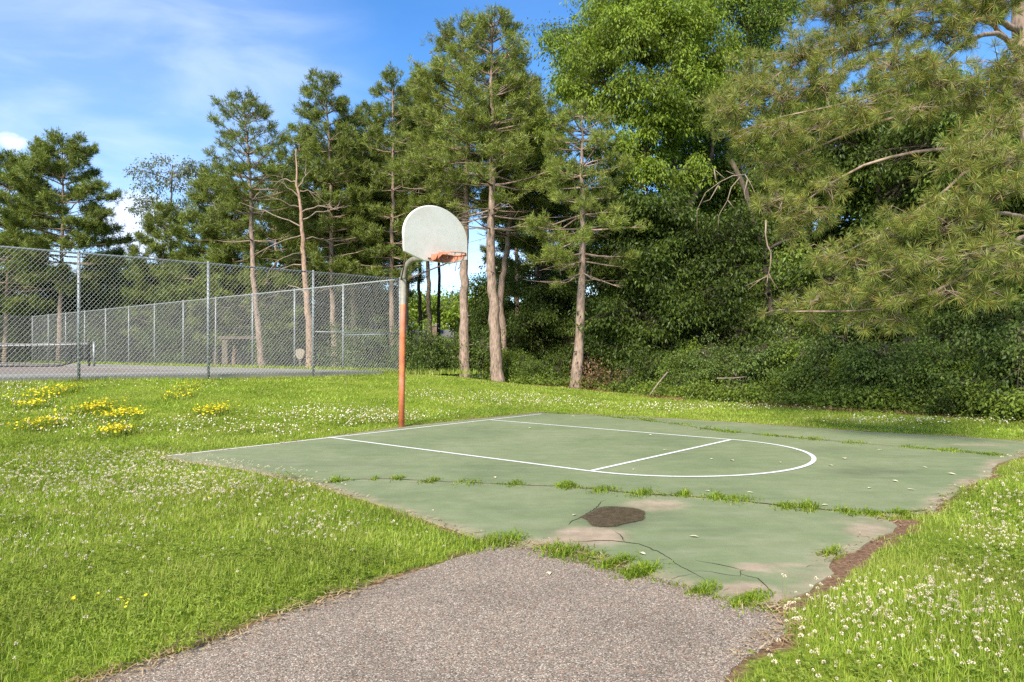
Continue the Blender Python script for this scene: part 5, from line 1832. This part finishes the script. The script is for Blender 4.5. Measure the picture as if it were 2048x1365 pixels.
# clover leaves
def clover_leaves(mb, x, y, z, s, rng):
    for k in range(3):
        ang = rng.uniform(0, 2 * np.pi, len(x)) * 0 + k * 2.094 + rng.uniform(0, 0.6, len(x)) + x * 40
        dx, dy = np.cos(ang) * s, np.sin(ang) * s
        tz = rng.normal(0, 0.25, len(x)) * s
        V = np.stack([np.c_[x, y, z], np.c_[x + dx * 0.65 - dy * 0.5, y + dy * 0.65 + dx * 0.5, z + tz + s * 0.2], np.c_[x + dx, y + dy, z + tz], np.c_[x + dx * 0.65 + dy * 0.5, y + dy * 0.65 - dx * 0.5, z + tz + s * 0.2]], 1).reshape(-1, 3)
        i = np.arange(len(x)) * 4
        mb.add(V, np.stack([i, i + 1, i + 2], -1), np.stack([i, i + 2, i + 3], -1))


cl = MB()
for y0, y1, dens, s in ((1.8, 5, 900, 0.016), (5, 9, 420, 0.02), (9, 14, 170, 0.026)):
    X0, X1 = -(0.8 * y1 + 1.5), (0.8 * y1 + 1.5)
    n = int((X1 - X0) * (y1 - y0) * dens)
    x, y = rng.uniform(X0, X1, n), rng.uniform(y0, y1, n)
    k = in_view(x, y)
    x, y = x[k], y[k]
    k = lawn_mask(x, y, 0.0) & (rng.random(len(x)) < smooth01(0.35, 0.7, vnoise(x, y, 1.1, 21)))
    x, y = x[k], y[k]
    clover_leaves(cl, x, y, zg(x, y) + 0.02 + rng.uniform(0.02, 0.06, len(x)), s * rng.uniform(0.7, 1.3, len(x)), rng)
tag(cl.build('clover_foliage', M['clover_leaf']), 'low clover leaves mixed through the lawn', 'clover', kind='stuff')

# dry straw along the edges
sm = MB()
poly_samples = []
for poly, lo, hi, cnt in ((PATH, -0.05, 0.13, 1700), (COURT, -0.04, 0.12, 2000)):
    P = jag(poly, 0.02, 0.0, 1)
    P = P[(P[:, 1] > 1.8)]
    idx = rng.integers(0, len(P), cnt)
    x = P[idx, 0] + rng.normal(0, 0.05, cnt)
    y = P[idx, 1] + rng.normal(0, 0.05, cnt)
    k = vnoise(x, y, 2.0, 30) > 0.42
    poly_samples.append((x[k], y[k]))
x = np.concatenate([p[0] for p in poly_samples])
y = np.concatenate([p[1] for p in poly_samples])
ang = rng.uniform(0, 2 * np.pi, len(x))
ln = rng.uniform(0.03, 0.10, len(x))
w = 0.0022 + 0.0004 * y
dx, dy = np.cos(ang) * ln, np.sin(ang) * ln
z = 0.008 + rng.uniform(0, 0.012, len(x))
V = np.stack([np.c_[x - dy * w / ln, y + dx * w / ln, z], np.c_[x + dy * w / ln, y - dx * w / ln, z], np.c_[x + dx, y + dy, z + rng.uniform(0, 0.015, len(x))]], 1).reshape(-1, 3)
i = np.arange(len(x)) * 3
sm.add(V, np.stack([i, i + 1, i + 2], -1))
tag(sm.build('dry_straw', M['straw']), 'dry straw lying along the edges of path and court', 'straw', kind='stuff')

# clover flower heads
ICO = None


def ico():
    t_ = (1 + 5 ** 0.5) / 2
    v = np.array([(-1, t_, 0), (1, t_, 0), (-1, -t_, 0), (1, -t_, 0), (0, -1, t_), (0, 1, t_), (0, -1, -t_), (0, 1, -t_), (t_, 0, -1), (t_, 0, 1), (-t_, 0, -1), (-t_, 0, 1)], float)
    f = np.array([(0, 11, 5), (0, 5, 1), (0, 1, 7), (0, 7, 10), (0, 10, 11), (1, 5, 9), (5, 11, 4), (11, 10, 2), (10, 7, 6), (7, 1, 8), (3, 9, 4), (3, 4, 2), (3, 2, 6), (3, 6, 8), (3, 8, 9), (4, 9, 5), (2, 4, 11), (6, 2, 10), (8, 6, 7), (9, 8, 1)])
    return v / np.linalg.norm(v[0]), f


IV, IF_ = ico()


def flower_balls(mb, P, r, rng, petals=True):
    """heads of loose pointed florets (near) or small rough balls (far)"""
    n = len(P)
    if petals:
        k = 26
        v = rng.normal(0, 1, (n, k, 3))
        v[:, :, 2] = np.abs(v[:, :, 2]) * 1.0 - 0.45
        v /= np.linalg.norm(v, axis=2)[:, :, None]
        c = P[:, None, :] + v * (r * 0.35)[:, None, None]
        tip = P[:, None, :] + v * (r * rng.uniform(0.85, 1.2, n))[:, None, None]
        s = np.cross(v, rng.normal(0, 1, (n, k, 3)))
        s /= np.linalg.norm(s, axis=2)[:, :, None]
        s *= (r * 0.26)[:, None, None]
        mid_ = c * 0.4 + tip * 0.6
        V = np.stack([c, mid_ + s, tip, mid_ - s], 2).reshape(-1, 3)
        i = np.arange(n * k) * 4
        mb.add(V, np.stack([i, i + 1, i + 2, i + 3], -1))
    else:
        V = P[:, None, :] + IV[None] * r[:, None, None] * rng.uniform(0.75, 1.2, (n, 12, 1)) * [1, 1, 0.85]
        i = np.arange(n)[:, None, None] * 12
        mb.add(V.reshape(-1, 3), (IF_[None] + i).reshape(-1, 3))


def density_px(x, y):
    """where the clover blooms, after the photo"""
    dn = 0.05 * smooth01(0.4, 0.8, vnoise(x, y, 0.8, 41))
    def patch(px, py, rx, ry, s):
        c, A = ell(px, py, rx, ry)
        q = np.linalg.solve(A, np.stack([x - c[0], y - c[1]]))
        return s * (1 - smooth01(0.3, 1.2, np.hypot(q[0], q[1])))
    for a in [(1800, 1270, 330, 110, 1.0), (2040, 1060, 130, 110, 0.7), (1960, 1340, 300, 60, 0.9), (330, 960, 420, 60, 0.85), (80, 960, 260, 70, 0.5), (640, 1080, 150, 45, 0.45), (120, 1060, 260, 90, 0.28), (720, 845, 260, 16, 0.9), (420, 868, 260, 18, 0.6),
              (1000, 812, 200, 9, 0.8), (560, 1000, 120, 30, 0.5), (150, 870, 220, 20, 0.45), (1350, 820, 250, 8, 0.5), (1850, 850, 260, 9, 0.5), (2000, 1180, 150, 70, 0.6), (620, 1080, 70, 30, 0.5), (40, 840, 100, 18, 0.6), (1640, 1220, 90, 50, 0.6)]:
        dn = np.maximum(dn, patch(*a))
    return dn * (0.35 + 1.1 * vnoise(x, y, 2.3, 43))


fl, stem = MB(), MB()
NF = 0
for y0, y1, dens, r, pet in ((1.8, 5.5, 460, 0.0090, True), (5.5, 9.5, 260, 0.012, True), (9.5, 19, 105, 0.0135, False)):
    X0, X1 = -(0.8 * y1 + 1.5), (0.8 * y1 + 1.5)
    n = int((X1 - X0) * (y1 - y0) * dens)
    x, y = rng.uniform(X0, X1, n), rng.uniform(y0, y1, n)
    k = in_view(x, y)
    x, y = x[k], y[k]
    k = lawn_mask(x, y, 0.02) & (rng.random(len(x)) < density_px(x, y))
    x, y = x[k], y[k]
    z = zg(x, y) + 0.02
    h = rng.uniform(0.06, 0.125, len(x))
    P = np.c_[x, y, z + h]
    flower_balls(fl, P, r * rng.uniform(0.7, 1.25, len(x)), rng, pet)
    if pet:
        blades(stem, x, y, z, h, 0.0025, rng, 0.02)
    NF += len(x)
print('clover heads', NF)
tag(fl.build('clover_blossom', M['clover_flower']), 'white clover blossom scattered through the lawn', 'clover', kind='stuff')
tag(stem.build('clover_stalks', M['clover_leaf']), 'thin stalks under the clover blossom', 'clover', kind='stuff')


# yellow flower patches: each patch a thing of its own
def yellow_patch(px, py, rx, ry, cnt, lab, zguess):
    c = None
    zz = zguess
    for dd_ in np.arange(3.0, 24.0, 0.02):
        c = at(px, py, dd_)
        if c[2] <= gz(c[0], c[1]) + 0.09:
            break
    zz = gz(c[0], c[1])
    c = np.array([c[0], c[1], zz])
    s = F / c[1]
    sy_ = s * (EYE - zz) / c[1]
    rad = (rx / s, 0.85 * ry / sy_)
    rng2 = np.random.default_rng(int(px * 7 + py))
    if cnt > 10:
        cnt = int(cnt * 3.2)
    q = rng2.normal(0, 0.5, (cnt, 2))
    # clumps inside the patch
    kc = rng2.normal(0, 0.45, (max(2, cnt // 14), 2))
    q[: cnt // 2] = kc[rng2.integers(0, len(kc), cnt // 2)] + rng2.normal(0, 0.2, (cnt // 2, 2))
    x, y = c[0] + q[:, 0] * rad[0], c[1] + q[:, 1] * rad[1]
    z = zg(x, y) + 0.02
    root = empty('yellow_flower_patch', c, lab, 'flower patch', 'yellow flower patches on the lawn')
    h = rng2.uniform(0.08, 0.16, cnt)
    fm = MB()
    near_ = c[1] < 7
    P = np.c_[x, y, z + h]
    k = 7
    r = (0.009 if near_ else 0.016) * rng2.uniform(0.7, 1.3, cnt)
    tilt = rng2.normal(0, 0.35, (cnt, 2))
    an = np.arange(k) * 2 * np.pi / k
    ring_ = np.stack([np.cos(an), np.sin(an), np.zeros(k)], -1)
    V = P[:, None, :] + ring_[None] * r[:, None, None]
    V[:, :, 2] += (ring_[None, :, 0] * tilt[:, 0:1] + ring_[None, :, 1] * tilt[:, 1:2]) * r[:, None] + r[:, None] * 0.35
    V = np.concatenate([V, P[:, None, :]], 1).reshape(-1, 3)
    i = (np.arange(cnt) * (k + 1))[:, None]
    j = np.arange(k)[None, :]
    fm.add(V, np.stack([i + j, i + (j + 1) % k, np.broadcast_to(i + k, (cnt, k))], -1).reshape(-1, 3))
    fm.build('blossoms', M['yellow_flower'], root)['kind'] = 'stuff'
    st_ = MB()
    blades(st_, x, y, z, h, 0.004 if near_ else 0.008, rng2, 0.05)
    blades(st_, x + rng2.normal(0, 0.02, cnt), y + rng2.normal(0, 0.02, cnt), z, h * 0.8, 0.01 if near_ else 0.016, rng2, 0.8)
    st_.build('stems', M['clover_leaf'], root)['kind'] = 'stuff'


for a in [(88, 788, 42, 8, 90, 'yellow flower patch nearest the left fence post', 0.6), (68, 808, 26, 5, 40, 'small yellow flower patch below the one by the left fence post', 0.5), (190, 815, 42, 7, 95, 'yellow flower patch upper of the touching pair in the bank middle', 0.45),
          (242, 830, 36, 6, 80, 'yellow flower patch lower of the touching pair in the bank middle', 0.4), (85, 848, 50, 10, 60, 'loose scattered yellow flower patch at the left of the bank', 0.35), (232, 862, 34, 7, 55, 'yellow flower patch lowest on the bank', 0.3),
          (424, 823, 30, 7, 70, 'yellow flower patch alone nearest the hoop pole', 0.4), (356, 790, 28, 5, 35, 'thin yellow flower patch under the second fence post', 0.5), (381, 773, 22, 4, 22, 'thinnest yellow flower patch, highest on the bank', 0.6),
          (180, 1222, 45, 10, 5, 'few yellow flowers in the left foreground grass', 0.0), (262, 1230, 30, 7, 6, 'few yellow flowers in the foreground grass near the path edge', 0.0), (475, 1016, 60, 40, 5, 'sparse yellow flowers left of the court corner', 0.0)]:
    yellow_patch(*a)

# ------------------------------------------------------------------ grass tufts in cracks and joints
TUFTS = []
for px, py, rx, n in [(672, 962, 26, 60), (750, 959, 9, 30), (792, 958, 14, 60), (855, 963, 28, 80), (937, 966, 28, 70), (1030, 969, 18, 50), (1130, 973, 38, 190), (1215, 982, 34, 90), (1290, 989, 34, 90), (1367, 990, 18, 110), (1425, 995, 34, 130), (1483, 1001, 34, 160), (1570, 1014, 26, 80),
                      (1620, 1017, 30, 130), (1690, 1025, 22, 80), (1740, 1029, 34, 150), (1810, 1030, 40, 200)]:
    TUFTS.append((px, py, rx, n, 'near'))
for px, py, rx, n in [(1130, 828, 34, 60), (1210, 832, 40, 80), (1285, 839, 40, 80), (1350, 848, 30, 60), (1420, 859, 34, 60), (1470, 866, 24, 50), (1540, 872, 20, 25), (1615, 878, 30, 70), (1700, 886, 30, 40), (1820, 895, 32, 100), (1910, 903, 34, 110), (1975, 909, 30, 120)]:
    TUFTS.append((px, py, rx, n, 'far'))
for px, py, rx, n in [(1005, 1083, 40, 160), (1105, 1100, 22, 120), (1140, 1108, 26, 120), (1180, 1117, 26, 90), (1222, 1131, 18, 70), (1250, 1122, 12, 60), (1275, 1144, 38, 240), (1413, 1184, 24, 90), (1508, 1204, 32, 220), (1665, 1108, 24, 60)]:
    TUFTS.append((px, py, rx, n, 'joint'))
words = ['first', 'second', 'third', 'fourth', 'fifth', 'sixth', 'seventh', 'eighth', 'ninth', 'tenth', 'eleventh', 'twelfth', 'thirteenth', 'fourteenth', 'fifteenth', 'sixteenth', 'seventeenth', 'eighteenth']
cnt = {'near': 0, 'far': 0, 'joint': 0}
place = {'near': 'in the near crack across the green court', 'far': 'in the far crack across the green court', 'joint': 'in the joint between path and green court'}
rng = np.random.default_rng(300)
for px, py, rx, n, wh in TUFTS:
    c = flat(px, py)
    s = F / c[1]
    n = int(n * 2.6)
    rx = rx * rng.uniform(0.75, 1.5)
    x = rng.normal(0, 0.42, n) * rx / s + rng.normal(0, 0.2) * rx / s
    x = np.where(rng.random(n) < 0.4, x * 0.45 + rng.normal(0, 0.4) * rx / s, x)
    if wh == 'near':
        C = CRACK_NEAR
    elif wh == 'far':
        C = CRACK_FAR
    else:
        C = gpts([(975, 1084), (1075, 1099), (1230, 1140), (1400, 1186), (1560, 1228)])
    # spread along the crack direction
    dd = [np.linalg.norm(C[i] - c[:2]) for i in range(len(C))]
    i0 = int(np.clip(np.argmin(dd), 1, len(C) - 2))
    tg = C[i0 + 1] - C[i0 - 1]
    tg /= np.linalg.norm(tg)
    al = x / max(0.35, abs(tg[0]))
    ac = rng.normal(0, 0.035 + 0.0015 * rx, n)
    X = c[0] + tg[0] * al - tg[1] * ac
    Y = c[1] + tg[1] * al + tg[0] * ac
    edge_f = np.clip(1.2 - np.abs(x) / (rx / s), 0.3, 1)
    h = rng.uniform(0.02, 0.085, n) * edge_f * rng.uniform(0.7, 1.15) * (0.9 if wh == 'far' else 1.0)
    mb = MB()
    blades(mb, X, Y, np.full(n, 0.0), h, (0.0045 + 0.0006 * c[1]) * rng.uniform(0.7, 1.3, n), rng, 1.5)
    o = mb.build('grass_tuft', M['tuft'], None, loc=c)
    kth = cnt[wh]
    cnt[wh] += 1
    tag(o, 'grass tuft %s, %s from the left' % (place[wh], words[kth]), 'grass tuft', 'grass tufts in the court cracks')

cg = MB()
JOINT = gpts([(975, 1084), (1075, 1099), (1230, 1140), (1400, 1186), (1560, 1228)])
for C, dens_, sd_ in ((CRACK_NEAR, 330, 0.03), (CRACK_FAR, 300, 0.04), (JOINT, 170, 0.022)):
    for i in range(len(C) - 1):
        L = np.linalg.norm(C[i + 1] - C[i])
        n = int(L * dens_)
        q = C[i] + (C[i + 1] - C[i]) * rng.uniform(0, 1, n)[:, None]
        gate = vnoise(q[:, 0], q[:, 1], 1.3, 60) + 0.5 * (vnoise(q[:, 0], q[:, 1], 5.0, 61) - 0.5)
        q = q[gate > 0.42]
        n = len(q)
        q = q + rng.normal(0, 1, (n, 2)) * sd_ * (0.4 + 1.2 * vnoise(q[:, 0], q[:, 1], 2.0, 62))[:, None]
        blades(cg, q[:, 0], q[:, 1], np.zeros(n), rng.uniform(0.008, 0.045, n) * (0.5 + vnoise(q[:, 0], q[:, 1], 2.5, 63)), (0.004 + 0.0007 * q[:, 1]) * rng.uniform(0.7, 1.3, n), rng, 2.2)
tag(cg.build('crack_grass', M['tuft']), 'thin low grass creeping along the cracks of the green court', 'grass', kind='stuff')

# ------------------------------------------------------------------ low weeds at the foot of the wood
wm = MB()
cs = []
for i in range(len(WOOD) - 1):
    a, b2 = WOOD[i], WOOD[i + 1]
    nn = int(np.linalg.norm(b2 - a) * 110)
    tpar = rng.uniform(0, 1, nn)[:, None]
    p = a + (b2 - a) * tpar
    nrm = np.array([(b2 - a)[1], -(b2 - a)[0]]) / np.linalg.norm(b2 - a)
    p = p - nrm * (rng.normal(0.15, 0.28, nn)[:, None])
    cs.append(p)
p = np.vstack(cs)
z = zg(p[:, 0], p[:, 1])
hq = rng.uniform(0.05, 0.5, len(p)) * (0.4 + vnoise(p[:, 0], p[:, 1], 1.2, 50))
leaves(wm, np.c_[p, z + hq], 11, 0.075, 0.15, rng, 0.3, aspect=0.65)
tag(wm.build('weeds', M['weed']), 'low nettles and weeds at the foot of the wood', 'weeds', kind='stuff')

lt = MB()
cs = []
for i in range(2, len(WOOD) - 2):
    a, b2 = WOOD[i], WOOD[i + 1]
    nn = int(np.linalg.norm(b2 - a) * 60)
    p = a + (b2 - a) * rng.uniform(0, 1, nn)[:, None]
    nrm = np.array([(b2 - a)[1], -(b2 - a)[0]]) / np.linalg.norm(b2 - a)
    p = p - nrm * (rng.normal(-0.35, 0.25, nn)[:, None])
    cs.append(p[vnoise(p[:, 0], p[:, 1], 0.7, 75) > 0.45])
p = np.vstack(cs)
leaves(lt, np.c_[p, zg(p[:, 0], p[:, 1]) + 0.05], 6, 0.06, 0.13, rng, 0.1, flat_=0.2, aspect=0.6)
tag(lt.build('leaf_litter', M['leaf_brown']), 'brown leaf litter at the foot of the wood', 'leaf litter', kind='stuff')

# ------------------------------------------------------------------ fallen leaves on court and path
lm = foliage_mat('fallen leaves', (0.62, 0.58, 0.36), (0.70, 0.66, 0.45), (0.5, 0.36, 0.2), 0.15, 0.04, 3.0)
LV = [(1097, 1147, 0.036, 'path'), (1388, 1073, 0.035, 'court'), (1285, 1107, 0.03, 'court'), (1464, 921, 0.05, 'court'), (1689, 917, 0.05, 'court'), (1661, 931, 0.04, 'court'), (1903, 948, 0.05, 'court'), (1790, 962, 0.04, 'court'), (1739, 976, 0.03, 'court'), (1822, 979, 0.035, 'court'),
      (1423, 918, 0.03, 'court'), (1267, 939, 0.025, 'court'), (1148, 1030, 0.025, 'court'), (1146, 833, 0.05, 'court'), (1060, 856, 0.04, 'court'), (880, 905, 0.03, 'court'), (990, 955, 0.03, 'court'), (1330, 900, 0.03, 'court'), (1560, 925, 0.035, 'court'), (1500, 985, 0.03, 'court'),
      (1650, 1010, 0.03, 'court'), (1415, 982, 0.028, 'court'), (1300, 870, 0.04, 'court'), (1760, 900, 0.035, 'court'), (1850, 935, 0.03, 'court')]
for k, (px, py, s, wh) in enumerate(LV):
    c = flat(px, py, 0.009 if wh == 'court' else 0.002)
    a = rng.uniform(0, 6.28)
    pts = np.array([(-1, 0, 0), (-0.35, 0.5, 0.12), (0.2, 0.42, 0.16), (1, 0.05, 0.05), (0.25, -0.45, 0.2), (-0.4, -0.4, 0.1), (0, 0, 0.02)]) * s
    rot = np.c_[pts[:, 0] * math.cos(a) - pts[:, 1] * math.sin(a), pts[:, 0] * math.sin(a) + pts[:, 1] * math.cos(a), pts[:, 2]]
    mb = MB()
    mb.add(rot + c, [[6, i, (i + 1) % 6] for i in range(6)])
    o = mb.build('fallen_leaf', lm, None, loc=c)
    tag(o, 'single pale fallen leaf lying on the asphalt path' if wh == 'path' else 'small pale fallen leaf lying on the green court', 'leaf', None if wh == 'path' else 'fallen leaves on the green court')
